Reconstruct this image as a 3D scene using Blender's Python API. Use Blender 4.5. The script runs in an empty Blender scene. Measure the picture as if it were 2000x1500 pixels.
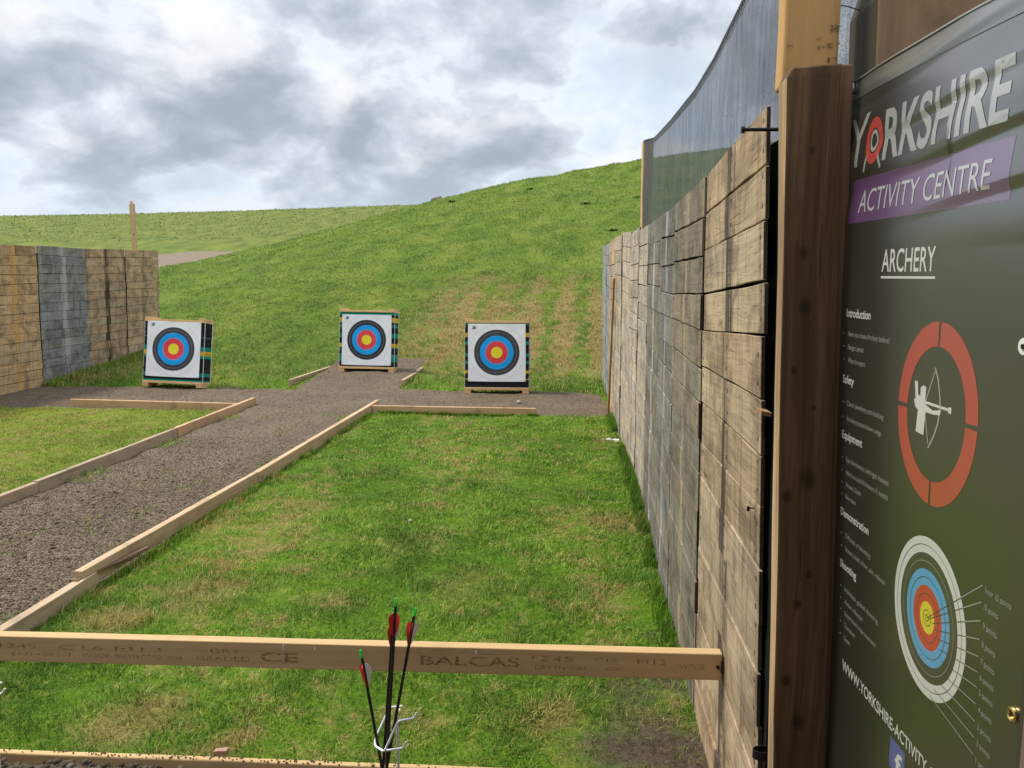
import bpy, bmesh, math, random
import numpy as np
from mathutils import Vector, Matrix, Euler

random.seed(7)
rng = np.random.default_rng(11)
R = math.radians
scene = bpy.context.scene
col = scene.collection

# ------------------------------------------------------------------ helpers
def tag(o, label=None, cat=None, group=None, kind=None):
    if label: o['label'] = label
    if cat: o['category'] = cat
    if group: o['group'] = group
    if kind: o['kind'] = kind
    return o

def empty(name, loc=(0, 0, 0), rot=(0, 0, 0)):
    o = bpy.data.objects.new(name, None)
    o.empty_display_size = .1
    o.location = loc
    o.rotation_euler = rot
    col.objects.link(o)
    return o

def copy_tree(o, parent=None):
    c = o.copy()
    col.objects.link(c)
    if parent:
        c.parent = parent
    for ch in list(o.children):
        copy_tree(ch, c)
    return c

class MB:
    """collects polygons with uv (metres), a tint per face and a material slot"""
    def __init__(s):
        s.v = []; s.f = []; s.uv = []; s.pan = []; s.tint = []; s.stripe = []; s.mi = []
        s.cur = (1, 1, 1, 1); s.cst = (0, 0, 0, 0); s.m = 0
    def face(s, pts, uvs=None, pans=None):
        b = len(s.v)
        s.v += [tuple(p) for p in pts]
        s.f.append(tuple(range(b, b + len(pts))))
        s.uv += uvs if uvs else [(p[0], p[1]) for p in pts]
        s.pan += pans if pans else [(0.3, 0.3)] * len(pts)
        s.tint.append(s.cur); s.stripe.append(s.cst); s.mi.append(s.m)
    def sweep(s, stations, u0=0., pan=None, caps=True):
        """stations: list of 4-corner rings (a,b,c,d ccw seen from the start); u runs along the sweep"""
        L = 0.
        us = [0.]
        for i in range(1, len(stations)):
            c0 = np.mean(np.array(stations[i - 1]), 0); c1 = np.mean(np.array(stations[i]), 0)
            L += float(np.linalg.norm(c1 - c0)); us.append(L)
        s0 = np.array(stations[0])
        n = len(s0)
        per = [0.]
        for k in range(n):
            per.append(per[-1] + float(np.linalg.norm(s0[(k + 1) % n] - s0[k])))
        for i in range(len(stations) - 1):
            for k in range(n):
                a = stations[i][k]; b = stations[i][(k + 1) % n]
                c = stations[i + 1][(k + 1) % n]; d = stations[i + 1][k]
                va, vb = per[k], per[k + 1]
                if pan:
                    p0 = pan(us[i] / L); p1 = pan(us[i + 1] / L)
                    pp = [p0, p0, p1, p1]
                else:
                    pp = None
                s.face([a, b, c, d], [(u0 + us[i], va), (u0 + us[i], vb), (u0 + us[i + 1], vb), (u0 + us[i + 1], va)], pp)
        if caps:
            pa = [pan(0)] * n if pan else None
            pb = [pan(1)] * n if pan else None
            s.face(list(stations[0])[::-1], [(u0 + 9 + .2 * p[0] + .1 * p[1], 3 + p[2]) for p in list(stations[0])[::-1]], pa)
            s.face(list(stations[-1]), [(u0 + 7 + .2 * p[0] + .1 * p[1], 3 + p[2]) for p in stations[-1]], pb)
    def board(s, p0, p1, wv, tv, n=1, jit=0., u0=None, pan=None):
        """timber from p0 to p1; wv, tv full width / thickness vectors, centred"""
        p0 = np.array(p0, float); p1 = np.array(p1, float); wv = np.array(wv, float); tv = np.array(tv, float)
        if np.dot(np.cross(wv, tv), p1 - p0) < 0:
            wv = -wv
        st = []
        for i in range(n + 1):
            c = p0 + (p1 - p0) * i / n
            ring = []
            for a, b in ((-.5, -.5), (.5, -.5), (.5, .5), (-.5, .5)):
                q = c + a * wv + b * tv
                if jit:
                    q = q + np.array([random.uniform(-jit, jit) for _ in range(3)])
                ring.append(tuple(q))
            st.append(ring)
        s.sweep(st, random.uniform(0, 50) if u0 is None else u0, pan)
    def tube(s, pts, r, n=8, caps=True):
        pts = [np.array(p, float) for p in pts]
        rs = r if isinstance(r, (list, tuple)) else [r] * len(pts)
        st = []
        prev = None
        for i, p in enumerate(pts):
            t = (pts[min(i + 1, len(pts) - 1)] - pts[max(i - 1, 0)])
            t = t / (np.linalg.norm(t) + 1e-9)
            ref = prev if prev is not None else (np.array([0, 0, 1.]) if abs(t[2]) < .9 else np.array([1., 0, 0]))
            a = ref - t * np.dot(ref, t); a /= np.linalg.norm(a); b = np.cross(t, a)
            prev = a
            st.append([tuple(p + rs[i] * (math.cos(2 * math.pi * k / n) * a + math.sin(2 * math.pi * k / n) * b)) for k in range(n)])
        s.sweep(st, 0., None, caps)
    def disc(s, c, ax, r, t, n=14):
        c = np.array(c, float); ax = np.array(ax, float); ax /= np.linalg.norm(ax)
        s.tube([c, c + ax * t], r, n)
    def build(s, name, mats, parent=None, smooth=False, bevel=0.):
        me = bpy.data.meshes.new(name)
        me.from_pydata(s.v, [], s.f)
        u = me.uv_layers.new(name='UVMap')
        u.data.foreach_set('uv', np.array(s.uv, np.float32).ravel())
        u2 = me.uv_layers.new(name='pan')
        u2.data.foreach_set('uv', np.array(s.pan, np.float32).ravel())
        for nm, dat in (('tint', s.tint), ('stripe', s.stripe)):
            a = me.attributes.new(nm, 'FLOAT_COLOR', 'FACE')
            a.data.foreach_set('color', np.array(dat, np.float32).ravel())
        for m in (mats if isinstance(mats, (list, tuple)) else [mats]):
            me.materials.append(m)
        me.polygons.foreach_set('material_index', np.array(s.mi, np.int32))
        if smooth or bevel:
            bm = bmesh.new(); bm.from_mesh(me)
            bmesh.ops.remove_doubles(bm, verts=bm.verts, dist=1e-5)
            bm.to_mesh(me); bm.free()
        if smooth:
            me.polygons.foreach_set('use_smooth', [True] * len(me.polygons))
            try: me.set_sharp_from_angle(angle=R(40))
            except Exception: pass
        me.update()
        o = bpy.data.objects.new(name, me)
        col.objects.link(o)
        if parent: o.parent = parent
        if bevel:
            b = o.modifiers.new('bevel', 'BEVEL'); b.width = bevel; b.segments = 2; b.limit_method = 'ANGLE'; b.angle_limit = R(50)
        return o

# value noise in numpy ------------------------------------------------
def _h(i, j, seed):
    n = (i * 374761393 + j * 668265263 + seed * 974634777).astype(np.int64) & 0x7fffffff
    n = ((n ^ (n >> 13)) * 1274126177) & 0x7fffffff
    n = (n ^ (n >> 16)) & 0xffff
    return n / 65535.
def vnoise(x, y, seed=0):
    x = np.asarray(x, float); y = np.asarray(y, float)
    i = np.floor(x).astype(np.int64); j = np.floor(y).astype(np.int64)
    fx = x - i; fy = y - j
    fx = fx * fx * (3 - 2 * fx); fy = fy * fy * (3 - 2 * fy)
    a = _h(i, j, seed); b = _h(i + 1, j, seed); c = _h(i, j + 1, seed); d = _h(i + 1, j + 1, seed)
    return (a * (1 - fx) + b * fx) * (1 - fy) + (c * (1 - fx) + d * fx) * fy
def fbm(x, y, seed=0, o=4):
    s = 0; a = .5; t = 0
    for k in range(o):
        s = s + a * vnoise(x * 2 ** k + 17.3 * k, y * 2 ** k - 9.1 * k, seed + k); t += a; a *= .5
    return s / t - .5

# ------------------------------------------------------------------ node helpers
class G:
    def __init__(s, nt): s.t = nt
    def n(s, typ, ins=None, **pr):
        d = s.t.nodes.new(typ)
        for k, v in pr.items(): setattr(d, k, v)
        for k, v in (ins or {}).items():
            if isinstance(v, bpy.types.NodeSocket): s.t.links.new(v, d.inputs[k])
            else: d.inputs[k].default_value = v
        return d
    def m(s, op, a, b=0., c=0., clamp=False):
        d = s.n('ShaderNodeMath', {0: a, 1: b, 2: c}, operation=op); d.use_clamp = clamp
        return d.outputs[0]
    def vm(s, op, a, b=(0, 0, 0)):
        d = s.n('ShaderNodeVectorMath', {0: a, 1: b}, operation=op)
        return d.outputs[0]
    def dist(s, a, b):
        return s.n('ShaderNodeVectorMath', {0: a, 1: b}, operation='DISTANCE').outputs['Value']
    def mix(s, f, a, b, bt='MIX'):
        d = s.n('ShaderNodeMix', {0: f, 6: a, 7: b}, data_type='RGBA', blend_type=bt)
        return d.outputs[2]
    def ramp(s, f, stops, interp='LINEAR'):
        d = s.n('ShaderNodeValToRGB', {0: f}); r = d.color_ramp; r.interpolation = interp
        while len(r.elements) < len(stops): r.elements.new(.5)
        for e, (p, c) in zip(r.elements, stops):
            e.position = p; e.color = (c, c, c, 1) if isinstance(c, (int, float)) else tuple(c) + (1,)
        return d.outputs[0]
    def noise(s, vec, scale, detail=4, rough=.55, dist=0.):
        return s.n('ShaderNodeTexNoise', {'Vector': vec, 'Scale': scale, 'Detail': detail, 'Roughness': rough, 'Distortion': dist}).outputs[0]
    def smooth(s, x, a, b):
        d = s.n('ShaderNodeMapRange', {0: x, 1: a, 2: b}, interpolation_type='SMOOTHSTEP')
        return d.outputs[0]
    def map(s, vec, scale=(1, 1, 1), loc=(0, 0, 0), rot=(0, 0, 0)):
        return s.n('ShaderNodeMapping', {'Vector': vec, 'Scale': scale, 'Location': loc, 'Rotation': rot}).outputs[0]
    def attr(s, nm): return s.n('ShaderNodeAttribute', attribute_name=nm)
    def sep(s, v):
        d = s.n('ShaderNodeSeparateXYZ', {0: v}); return d.outputs
    def pos(s): return s.n('ShaderNodeNewGeometry').outputs['Position']
    def obj(s): return s.n('ShaderNodeTexCoord').outputs['Object']
    def uv(s, nm='UVMap'): return s.n('ShaderNodeUVMap', uv_map=nm).outputs[0]

def mat(name):
    m = bpy.data.materials.new(name); m.use_nodes = True
    nt = m.node_tree; nt.nodes.clear()
    g = G(nt)
    out = g.n('ShaderNodeOutputMaterial')
    b = g.n('ShaderNodeBsdfPrincipled')
    nt.links.new(b.outputs[0], out.inputs[0])
    return m, g, b, out

def setc(g, b, c=None, rough=.7, spec=.3, metal=0., bump=None, bstr=.3, bdist=.01):
    if c is not None:
        if isinstance(c, bpy.types.NodeSocket): g.t.links.new(c, b.inputs['Base Color'])
        else: b.inputs['Base Color'].default_value = tuple(c) + (1,)
    if isinstance(rough, bpy.types.NodeSocket): g.t.links.new(rough, b.inputs['Roughness'])
    else: b.inputs['Roughness'].default_value = rough
    b.inputs['Specular IOR Level'].default_value = spec
    b.inputs['Metallic'].default_value = metal
    if bump is not None:
        bp = g.n('ShaderNodeBump', {'Height': bump, 'Strength': bstr, 'Distance': bdist})
        g.t.links.new(bp.outputs[0], b.inputs['Normal'])

def plain(name, c, rough=.6, spec=.3, metal=0., var=.12, scale=30., bstr=.15):
    m, g, b, o = mat(name)
    n = g.noise(g.obj(), scale, 4)
    c1 = g.mix(n, tuple(x * (1 - var) for x in c) + (1,), tuple(min(1, x * (1 + var)) for x in c) + (1,))
    setc(g, b, c1, rough, spec, metal, n, bstr, .002)
    return m

def wood(name, dark, light, rough=.75, bstr=.35, knots=.35, dirt=.35, fine=1., dirtcol=(.05, .04, .03)):
    m, g, b, o = mat(name)
    uv = g.uv()
    wob = g.noise(g.map(uv, (1.2, 5, 1)), 1., 3)
    w3 = g.n('ShaderNodeCombineXYZ', {1: g.m('MULTIPLY', wob, .06)}).outputs[0]
    uvw = g.vm('ADD', uv, w3)
    g1 = g.noise(g.map(uvw, (1.6, 55 * fine, 1)), 1., 5, .6, .3)
    g2 = g.noise(g.map(uvw, (.9, 7, 1)), 1., 3, .5)
    gm = g.m('ADD', g.m('MULTIPLY', g1, .62), g.m('MULTIPLY', g2, .5))
    c = g.ramp(gm, [(.3, dark), (.5, tuple((a + q * 2) / 3 for a, q in zip(dark, light))), (.72, light)])
    vo = g.n('ShaderNodeTexVoronoi', {'Vector': g.map(uvw, (4.2, 9, 1)), 'Scale': 1.}, feature='F1', distance='EUCLIDEAN')
    kn = g.smooth(vo.outputs['Distance'], .16, .05)
    kr = g.m('MULTIPLY', g.m('GREATER_THAN', g.sep(vo.outputs['Color'])[0], 1 - knots * .55), kn)
    c = g.mix(g.m('MULTIPLY', kr, .75), c, tuple(x * .35 for x in dark) + (1,))
    dn = g.smooth(g.noise(g.obj(), 5., 6, .65), .52, .72)
    c = g.mix(g.m('MULTIPLY', dn, dirt), c, tuple(dirtcol) + (1,))
    c = g.mix(1., c, g.attr('tint').outputs[0], 'MULTIPLY')
    setc(g, b, c, rough, .25, 0., gm, bstr, .004)
    return m

def panel_wood(name):
    """weathered sawn boards: tint = colour of the board, stripe rgb+alpha = stain down the middle of each panel"""
    m, g, b, o = mat(name)
    uv = g.uv(); pan = g.uv('pan')
    wob = g.noise(g.map(uv, (2.2, 9, 1)), 1., 4)
    w3 = g.n('ShaderNodeCombineXYZ', {1: g.m('MULTIPLY', wob, .07)}).outputs[0]
    uvw = g.vm('ADD', uv, w3)
    g1 = g.noise(g.map(uvw, (3.0, 70, 1)), 1., 6, .65, .4)
    g2 = g.noise(g.map(uvw, (1.3, 6, 1)), 1., 4, .6)
    pz = g.noise(g.map(pan, (9, 3, 1)), 1., 6, .65)
    gm = g.m('ADD', g.m('MULTIPLY', g1, .55), g.m('MULTIPLY', g2, .45))
    val = g.ramp(gm, [(.26, .34), (.46, .80), (.58, .98), (.72, 1.28)])
    c = g.mix(1., g.attr('tint').outputs[0], val, 'MULTIPLY')
    # patches where the grey weathering has worn off or grown
    pt = g.smooth(g.noise(g.obj(), 4.5, 8, .72, .6), .45, .60)
    c = g.mix(g.m('MULTIPLY', pt, .7), c, g.mix(1., c, (.45, .43, .44, 1), 'MULTIPLY'))
    pt2 = g.smooth(g.noise(g.vm('ADD', g.map(g.obj(), (1, 2.2, .9)), (3.3, 1.7, 9.)), 7., 7, .7, .6), .56, .70)
    c = g.mix(g.m('MULTIPLY', pt2, .40), c, g.mix(1., c, (1.45, 1.42, 1.40, 1), 'MULTIPLY'))
    # stain stripes where a batten was
    st = g.attr('stripe')
    px = g.sep(pan)[0]
    d = g.m('ABSOLUTE', g.m('SUBTRACT', px, g.m('ADD', .47, g.m('MULTIPLY', g.noise(g.map(pan, (0, 2.2, 1)), 1., 4), .08))))
    pz2 = g.noise(g.map(pan, (16, 7, 1)), 1., 5, .7)
    d = g.m('ADD', d, g.m('MULTIPLY', g.m('SUBTRACT', pz2, .5), .34))
    sm = g.smooth(d, .075, .03)
    sm = g.m('MULTIPLY', sm, g.m('ADD', .12, g.m('MULTIPLY', g.smooth(pz, .40, .53), .88)))
    e = g.m('MINIMUM', px, g.m('SUBTRACT', 1., px))
    es = g.m('MULTIPLY', g.smooth(e, .09, .02), g.smooth(pz, .45, .65))
    sm = g.m('MAXIMUM', sm, g.m('MULTIPLY', es, .7))
    c = g.mix(g.m('MULTIPLY', sm, st.outputs['Alpha']), c, st.outputs[0])
    # rain runs and dirt that cross several boards
    rn = g.noise(g.map(pan, (34, 1.6, 1)), 1., 5, .65)
    c = g.mix(g.m('MULTIPLY', g.smooth(rn, .49, .66), .5), c, g.mix(1., c, (.40, .37, .35, 1), 'MULTIPLY'))
    sw = g.noise(g.map(uv, (150, 5, 1)), 1., 2, .5)
    c = g.mix(g.m('MULTIPLY', g.smooth(sw, .55, .7), .22), c, g.mix(1., c, (.55, .52, .5, 1), 'MULTIPLY'))
    # dark cracks along the grain and small splits across
    cr = g.smooth(g.noise(g.map(uvw, (5, 160, 1)), 1., 3, .5), .36, .29)
    c = g.mix(g.m('MULTIPLY', cr, .65), c, (.035, .028, .022, 1))
    sp = g.smooth(g.noise(g.map(pan, (55, 16, 1)), 1., 4, .6), .33, .25)
    c = g.mix(g.m('MULTIPLY', sp, .55), c, (.04, .032, .026, 1))
    # knots
    vo = g.n('ShaderNodeTexVoronoi', {'Vector': g.map(uvw, (2.1, 9, 1)), 'Scale': 1.})
    kn = g.m('MULTIPLY', g.smooth(vo.outputs['Distance'], .15, .05), g.m('GREATER_THAN', g.sep(vo.outputs['Color'])[0], .72))
    c = g.mix(g.m('MULTIPLY', kn, .7), c, (.06, .04, .025, 1))
    # nail heads: two per board at both ends and the middle
    v = g.sep(uv)[1]
    vv = g.m('ABSOLUTE', g.m('SUBTRACT', g.m('ABSOLUTE', g.m('SUBTRACT', v, .07)), .036))
    ex = g.m('MINIMUM', g.m('ABSOLUTE', g.m('SUBTRACT', e, .03)), g.m('ADD', g.m('ABSOLUTE', g.m('SUBTRACT', px, .48)), 0.))
    nd = g.m('SQRT', g.m('ADD', g.m('POWER', g.m('MULTIPLY', ex, .85), 2.), g.m('POWER', vv, 2.)))
    nl = g.smooth(g.m('ADD', nd, g.m('MULTIPLY', g.m('SUBTRACT', pz, .5), .012)), .0085, .005)
    c = g.mix(g.m('MULTIPLY', nl, .85), c, (.03, .025, .022, 1))
    hb = g.m('SUBTRACT', gm, g.m('MULTIPLY', g.m('ADD', cr, nl), .5))
    setc(g, b, c, .82, .2, 0., hb, .55, .006)
    return m

# ------------------------------------------------------------------ ground colour (shared by soil and blades)
STRAW = [(-2.95, 18.3, .9), (-1.2, 16.2, 1.0), (-2.0, 17.0, .6), (.1, 18.5, .7)]
PATCH = [(-1.70, 2.60, .26, .9), (-1.3, 2.46, .18, .8), (-.15, 2.72, .2, .8), (-1.29, 3.7, .22, .6), (-2.0, 5.25, .3, .7), (.28, 5.1, .32, .8), (-.1, 5.3, .3, .5),
         (-2.0, 3.75, .35, .7), (-1.5, 7.5, .3, .6), (.15, 3.95, .25, .6), (-1.05, 4.6, .3, .4), (-2.3, 3.35, .25, .8), (-.6, 4.0, .3, .4), (-.75, 6.3, .3, .5)]
SOIL = [(.36, 2.55, .36, 1.), (.22, 2.9, .2, .7), (.40, 3.05, .16, .8), (.45, 2.2, .4, 1.), (.42, 3.4, .1, .6)]
def blobs(g, pos, lst, warp):
    acc = None
    for b_ in lst:
        d = g.dist(warp, (b_[0], b_[1], 0))
        f = g.m('MULTIPLY', g.smooth(d, b_[2] * 1.25, b_[2] * .25), b_[3])
        acc = f if acc is None else g.m('MAXIMUM', acc, f)
    return acc

def ground_fields(g):
    P = g.pos()
    flat = g.vm('MULTIPLY', P, (1, 1, 0))
    wn = g.n('ShaderNodeTexNoise', {'Vector': flat, 'Scale': 3., 'Detail': 4., 'Roughness': .6}).outputs[1]
    warp = g.vm('ADD', flat, g.vm('MULTIPLY', g.vm('SUBTRACT', wn, (.5, .5, .5)), (.55, .55, 0)))
    s = g.sep(warp); X, Y = s[0], s[1]
    n1 = g.noise(flat, .75, 4, .6); n2 = g.noise(flat, 4.2, 5, .65)
    n3 = g.noise(g.map(flat, (1.0, .33, 1)), 1.1, 4, .6)
    n4 = g.noise(flat, 14., 4, .7)
    base = g.m('ADD', g.m('ADD', g.m('MULTIPLY', n3, .36), g.m('MULTIPLY', n2, .36)), g.m('MULTIPLY', n4, .28))
    near = g.smooth(Y, 11., 13.)
    dry = g.m('MULTIPLY', g.smooth(base, .475, .605), g.m('SUBTRACT', .78, g.m('MULTIPLY', near, .48)))
    lf = g.m('MULTIPLY', g.smooth(X, -3.6, -5.), g.smooth(Y, 10.5, 9.))
    dry = g.m('ADD', dry, g.m('MULTIPLY', g.m('MULTIPLY', lf, g.smooth(base, .46, .60)), .36))
    dry = g.m('MAXIMUM', dry, g.m('MULTIPLY', blobs(g, P, PATCH, warp), g.m('SUBTRACT', g.m('ADD', n2, g.m('MULTIPLY', n4, .9)), .15)))
    # mown, raked straw on the bank behind the targets
    rk0 = None
    XX = g.m('ADD', X, g.m('MULTIPLY', g.m('SUBTRACT', n2, .5), 2.2))
    bx = g.m('MULTIPLY', g.smooth(XX, -4.0, -2.6), g.smooth(X, 1.6, .9))
    by = g.m('MULTIPLY', g.smooth(g.m('ADD', Y, g.m('MULTIPLY', n2, 2.4)), 12.4, 15.), g.smooth(g.m('ADD', Y, g.m('MULTIPLY', n1, 7.)), 24.0, 20.8))
    rk = g.m('SINE', g.m('ADD', g.m('MULTIPLY', X, 8.6), g.m('MULTIPLY', n1, 8.)))
    rk = g.smooth(g.m('ADD', g.m('ADD', g.m('MULTIPLY', rk, g.m('ADD', .12, g.m('MULTIPLY', g.smooth(X, -1.9, -.7), .12))), g.m('MULTIPLY', n2, .95)), g.m('MULTIPLY', n4, .7)), .60, .86)
    dry = g.m('MAXIMUM', dry, g.m('MULTIPLY', g.m('MULTIPLY', bx, by), rk))
    soil = blobs(g, P, SOIL, warp)
    far = blobs(g, P, [(-27.5, 50., 6., 1), (-22., 52., 4.5, 1), (-34, 49, 7, 1.)], warp)
    far = g.smooth(g.m('ADD', far, g.m('MULTIPLY', g.m('SUBTRACT', n2, .5), .6)), .35, .6)
    return P, dry, soil, far, n1, n2, (n3, n4), Y, X

def lush_color(g, t, n1, n34, Y, X):
    n3, n4 = n34
    a = g.ramp(t, [(0., (.046, .120, .009)), (.5, (.150, .290, .022)), (1., (.39, .50, .074))])
    side = g.smooth(X, -3.6, -5.2)
    a = g.mix(g.m('MULTIPLY', g.m('MULTIPLY', side, g.smooth(Y, 11., 9.)), .75), a, (.33, .385, .060, 1))
    hill = g.smooth(Y, 10.5, 13.)
    a = g.mix(g.m('MULTIPLY', hill, .55), a, (.205, .265, .060, 1))
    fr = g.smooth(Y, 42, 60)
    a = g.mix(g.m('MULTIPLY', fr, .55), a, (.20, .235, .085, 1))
    v = g.smooth(g.m('ADD', g.m('ADD', g.m('MULTIPLY', n1, .3), g.m('MULTIPLY', n3, .3)), g.m('MULTIPLY', n4, .4)), .36, .64)
    a = g.mix(1., a, g.ramp(v, [(0., (.62, .66, .62)), (.5, (1., 1., 1.)), (1., (1.48, 1.34, 1.25))]), 'MULTIPLY')
    return a

def grass_ground():
    m, g, b, o = mat('turf')
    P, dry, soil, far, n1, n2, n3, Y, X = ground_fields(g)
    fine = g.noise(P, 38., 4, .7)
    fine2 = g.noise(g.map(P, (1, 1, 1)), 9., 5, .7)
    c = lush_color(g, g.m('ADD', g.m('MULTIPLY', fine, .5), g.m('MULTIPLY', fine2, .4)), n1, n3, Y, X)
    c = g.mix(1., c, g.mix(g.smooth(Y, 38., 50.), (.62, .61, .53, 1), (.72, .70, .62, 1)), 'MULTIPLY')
    st = g.ramp(fine, [(.3, (.13, .088, .040)), (.7, (.34, .25, .095))])
    c = g.mix(g.m('MULTIPLY', dry, .9), c, st)
    sc = g.ramp(fine, [(.3, (.045, .032, .024)), (.7, (.125, .092, .068))])
    c = g.mix(soil, c, sc)
    fc = g.ramp(fine2, [(.3, (.17, .13, .095)), (.7, (.30, .24, .18))])
    c = g.mix(far, c, fc)
    setc(g, b, c, .95, .1, 0., g.m('ADD', fine, fine2), .8, .03)
    return m

def grass_blade():
    m, g, b, o = mat('grass_blades')
    P, dry, soil, far, n1, n2, n3, Y, X = ground_fields(g)
    at = g.attr('tone'); tn = at.outputs['Fac']
    c = lush_color(g, tn, n1, n3, Y, X)
    st = g.ramp(tn, [(0., (.21, .145, .042)), (.6, (.46, .355, .11)), (1., (.64, .52, .21))])
    odd = g.m('MULTIPLY', g.m('GREATER_THAN', g.m('FRACT', g.m('MULTIPLY', tn, 37.7)), .90), .45)
    dry = g.m('ADD', dry, odd)
    f = g.smooth(g.m('ADD', dry, g.m('MULTIPLY', g.m('SUBTRACT', tn, .5), .5)), .35, .62)
    c = g.mix(g.m('MULTIPLY', f, .92), c, st)
    c = g.mix(g.m('MULTIPLY', soil, .4), c, (.09, .08, .03, 1))
    setc(g, b, c, .6, .25)
    tr = g.n('ShaderNodeBsdfTranslucent', {'Color': c})
    mx = g.n('ShaderNodeMixShader', {0: .28, 1: b.outputs[0], 2: tr.outputs[0]})
    g.t.links.new(mx.outputs[0], o.inputs[0])
    return m

def gravel_mat():
    m, g, b, o = mat('gravel')
    P = g.pos()
    v1 = g.n('ShaderNodeTexVoronoi', {'Vector': P, 'Scale': 78., 'Randomness': 1.})
    v2 = g.n('ShaderNodeTexVoronoi', {'Vector': P, 'Scale': 170., 'Randomness': 1.})
    r1 = g.sep(v1.outputs['Color'])[0]; r2 = g.sep(v2.outputs['Color'])[1]
    t = g.m('ADD', g.m('MULTIPLY', r1, .5), g.m('MULTIPLY', r2, .5))
    n = g.noise(P, 1.6, 5, .6); n2 = g.noise(P, 9., 5, .7)
    c = g.ramp(t, [(.1, (.088, .064, .042)), (.5, (.195, .147, .100)), (.82, (.285, .222, .157)), (.97, (.47, .41, .32))])
    c = g.mix(1., c, g.ramp(n, [(.3, (.80, .79, .77)), (.7, (1.15, 1.12, 1.08))]), 'MULTIPLY')
    gr = g.smooth(g.m('ADD', g.m('MULTIPLY', n, .5), g.m('MULTIPLY', n2, .5)), .585, .68)
    c = g.mix(g.m('MULTIPLY', gr, .45), c, (.085, .115, .03, 1))
    h = g.m('ADD', g.m('MULTIPLY', v1.outputs['Distance'], -1.), g.m('MULTIPLY', v2.outputs['Distance'], -.6))
    setc(g, b, c, .92, .2, 0., g.m('ADD', h, g.m('MULTIPLY', n2, .6)), 1., .014)
    return m

def stone_mat():
    m, g, b, o = mat('gravel_stone')
    t = g.attr('tone').outputs['Fac']
    c = g.ramp(t, [(0., (.075, .056, .038)), (.55, (.168, .128, .089)), (.92, (.26, .207, .150)), (1., (.43, .38, .30))])
    n = g.noise(g.pos(), 140., 3)
    c = g.mix(1., c, g.ramp(n, [(.3, .75), (.7, 1.2)]), 'MULTIPLY')
    setc(g, b, c, .9, .2, 0., n, .4, .003)
    return m

MT = {}
MT['turf'] = grass_ground()
MT['blade'] = grass_blade()
MT['gravel'] = gravel_mat()
MT['stone'] = stone_mat()
MT['panel'] = panel_wood('weathered_panel_wood')
MT['fresh'] = wood('fresh_softwood', (.40, .245, .115), (.66, .47, .27), knots=.5, dirt=.12)
MT['edge'] = wood('edging_softwood', (.30, .20, .115), (.56, .41, .27), knots=.35, dirt=.4, dirtcol=(.12, .10, .08))
MT['grey'] = wood('grey_timber', (.13, .115, .10), (.36, .32, .27), knots=.3, dirt=.5)
MT['post'] = wood('treated_post_wood', (.085, .046, .022), (.21, .118, .058), knots=.5, dirt=.25, bstr=.25, fine=.6)
def post_mat():
    m, g, b, o = mat('knotty_post_wood')
    P = g.obj(); sx, sy, sz = g.sep(P)[:3]
    wv = g.noise(g.map(P, (3, 3, 1.1)), 1., 3)
    px = g.m('ADD', sx, g.m('MULTIPLY', wv, .05))
    q = g.n('ShaderNodeCombineXYZ', {0: px, 1: sy, 2: g.m('MULTIPLY', sz, .035)}).outputs[0]
    g1 = g.noise(q, 75., 5, .6, .3); g2 = g.noise(g.map(P, (14, 14, 1.6)), 1., 4, .6)
    gm = g.m('ADD', g.m('MULTIPLY', g1, .55), g.m('MULTIPLY', g2, .45))
    c = g.ramp(gm, [(.28, (.050, .028, .013)), (.5, (.115, .065, .031)), (.7, (.205, .122, .062))])
    for kx, kz, kr in [(.468, 1.95, .010), (.462, 1.745, .017), (.470, 1.632, .019), (.455, 1.50, .008), (.495, 1.265, .026), (.455, 1.225, .014), (.50, 1.42, .007), (.51, 1.05, .008), (.49, .98, .009), (.475, .80, .015), (.505, .70, .018), (.545, 1.9, .007)]:
        dv = g.n('ShaderNodeCombineXYZ', {0: g.m('SUBTRACT', sx, kx), 1: g.m('MULTIPLY', g.m('SUBTRACT', sz, kz), .7), 2: 0.}).outputs[0]
        dl = g.m('ADD', g.n('ShaderNodeVectorMath', {0: dv}, operation='LENGTH').outputs['Value'], g.m('MULTIPLY', g.m('SUBTRACT', wv, .5), .012))
        c = g.mix(g.m('MULTIPLY', g.smooth(dl, kr, kr * .2), .68), c, (.018, .010, .005, 1))
    ck = g.smooth(g.noise(g.n('ShaderNodeCombineXYZ', {0: px, 1: sy, 2: g.m('MULTIPLY', sz, .03)}).outputs[0], 130., 3, .5), .35, .29)
    c = g.mix(g.m('MULTIPLY', ck, .6), c, (.018, .011, .006, 1))
    c = g.mix(1., c, g.attr('tint').outputs[0], 'MULTIPLY')
    setc(g, b, c, .8, .2, 0., gm, .45, .004)
    return m
MT['knotty'] = post_mat()
MT['sleeper'] = wood('old_sleeper_wood', (.055, .045, .038), (.15, .105, .07), knots=.3, dirt=.5, fine=.7)
MT['target_wood'] = wood('orange_softwood', (.52, .30, .12), (.74, .50, .25), knots=.15, dirt=.1)
MT['black'] = plain('black_gap_shade', (.012, .012, .012), .9, .1)
MT['iron'] = plain('black_iron', (.02, .019, .018), .5, .5, .4)
MT['zinc'] = plain('white_coated_wire', (.74, .74, .75), .35, .5, .15, .06)
MT['steel'] = plain('grey_steel', (.40, .41, .42), .4, .5, .8)
MT['brass'] = plain('brass_eyelet', (.78, .58, .20), .28, .5, 1.)
MT['rust'] = plain('rusty_copper_screw', (.34, .17, .08), .5, .4, .7)
MT['washer'] = plain('white_plastic_washer', (.72, .74, .66), .4, .4, 0., .06)
MT['strap'] = plain('white_strap', (.78, .78, .76), .5, .3)
MT['foam_k'] = plain('black_foam', (.016, .016, .020), .85, .2, 0., .3, 60.)
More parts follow.
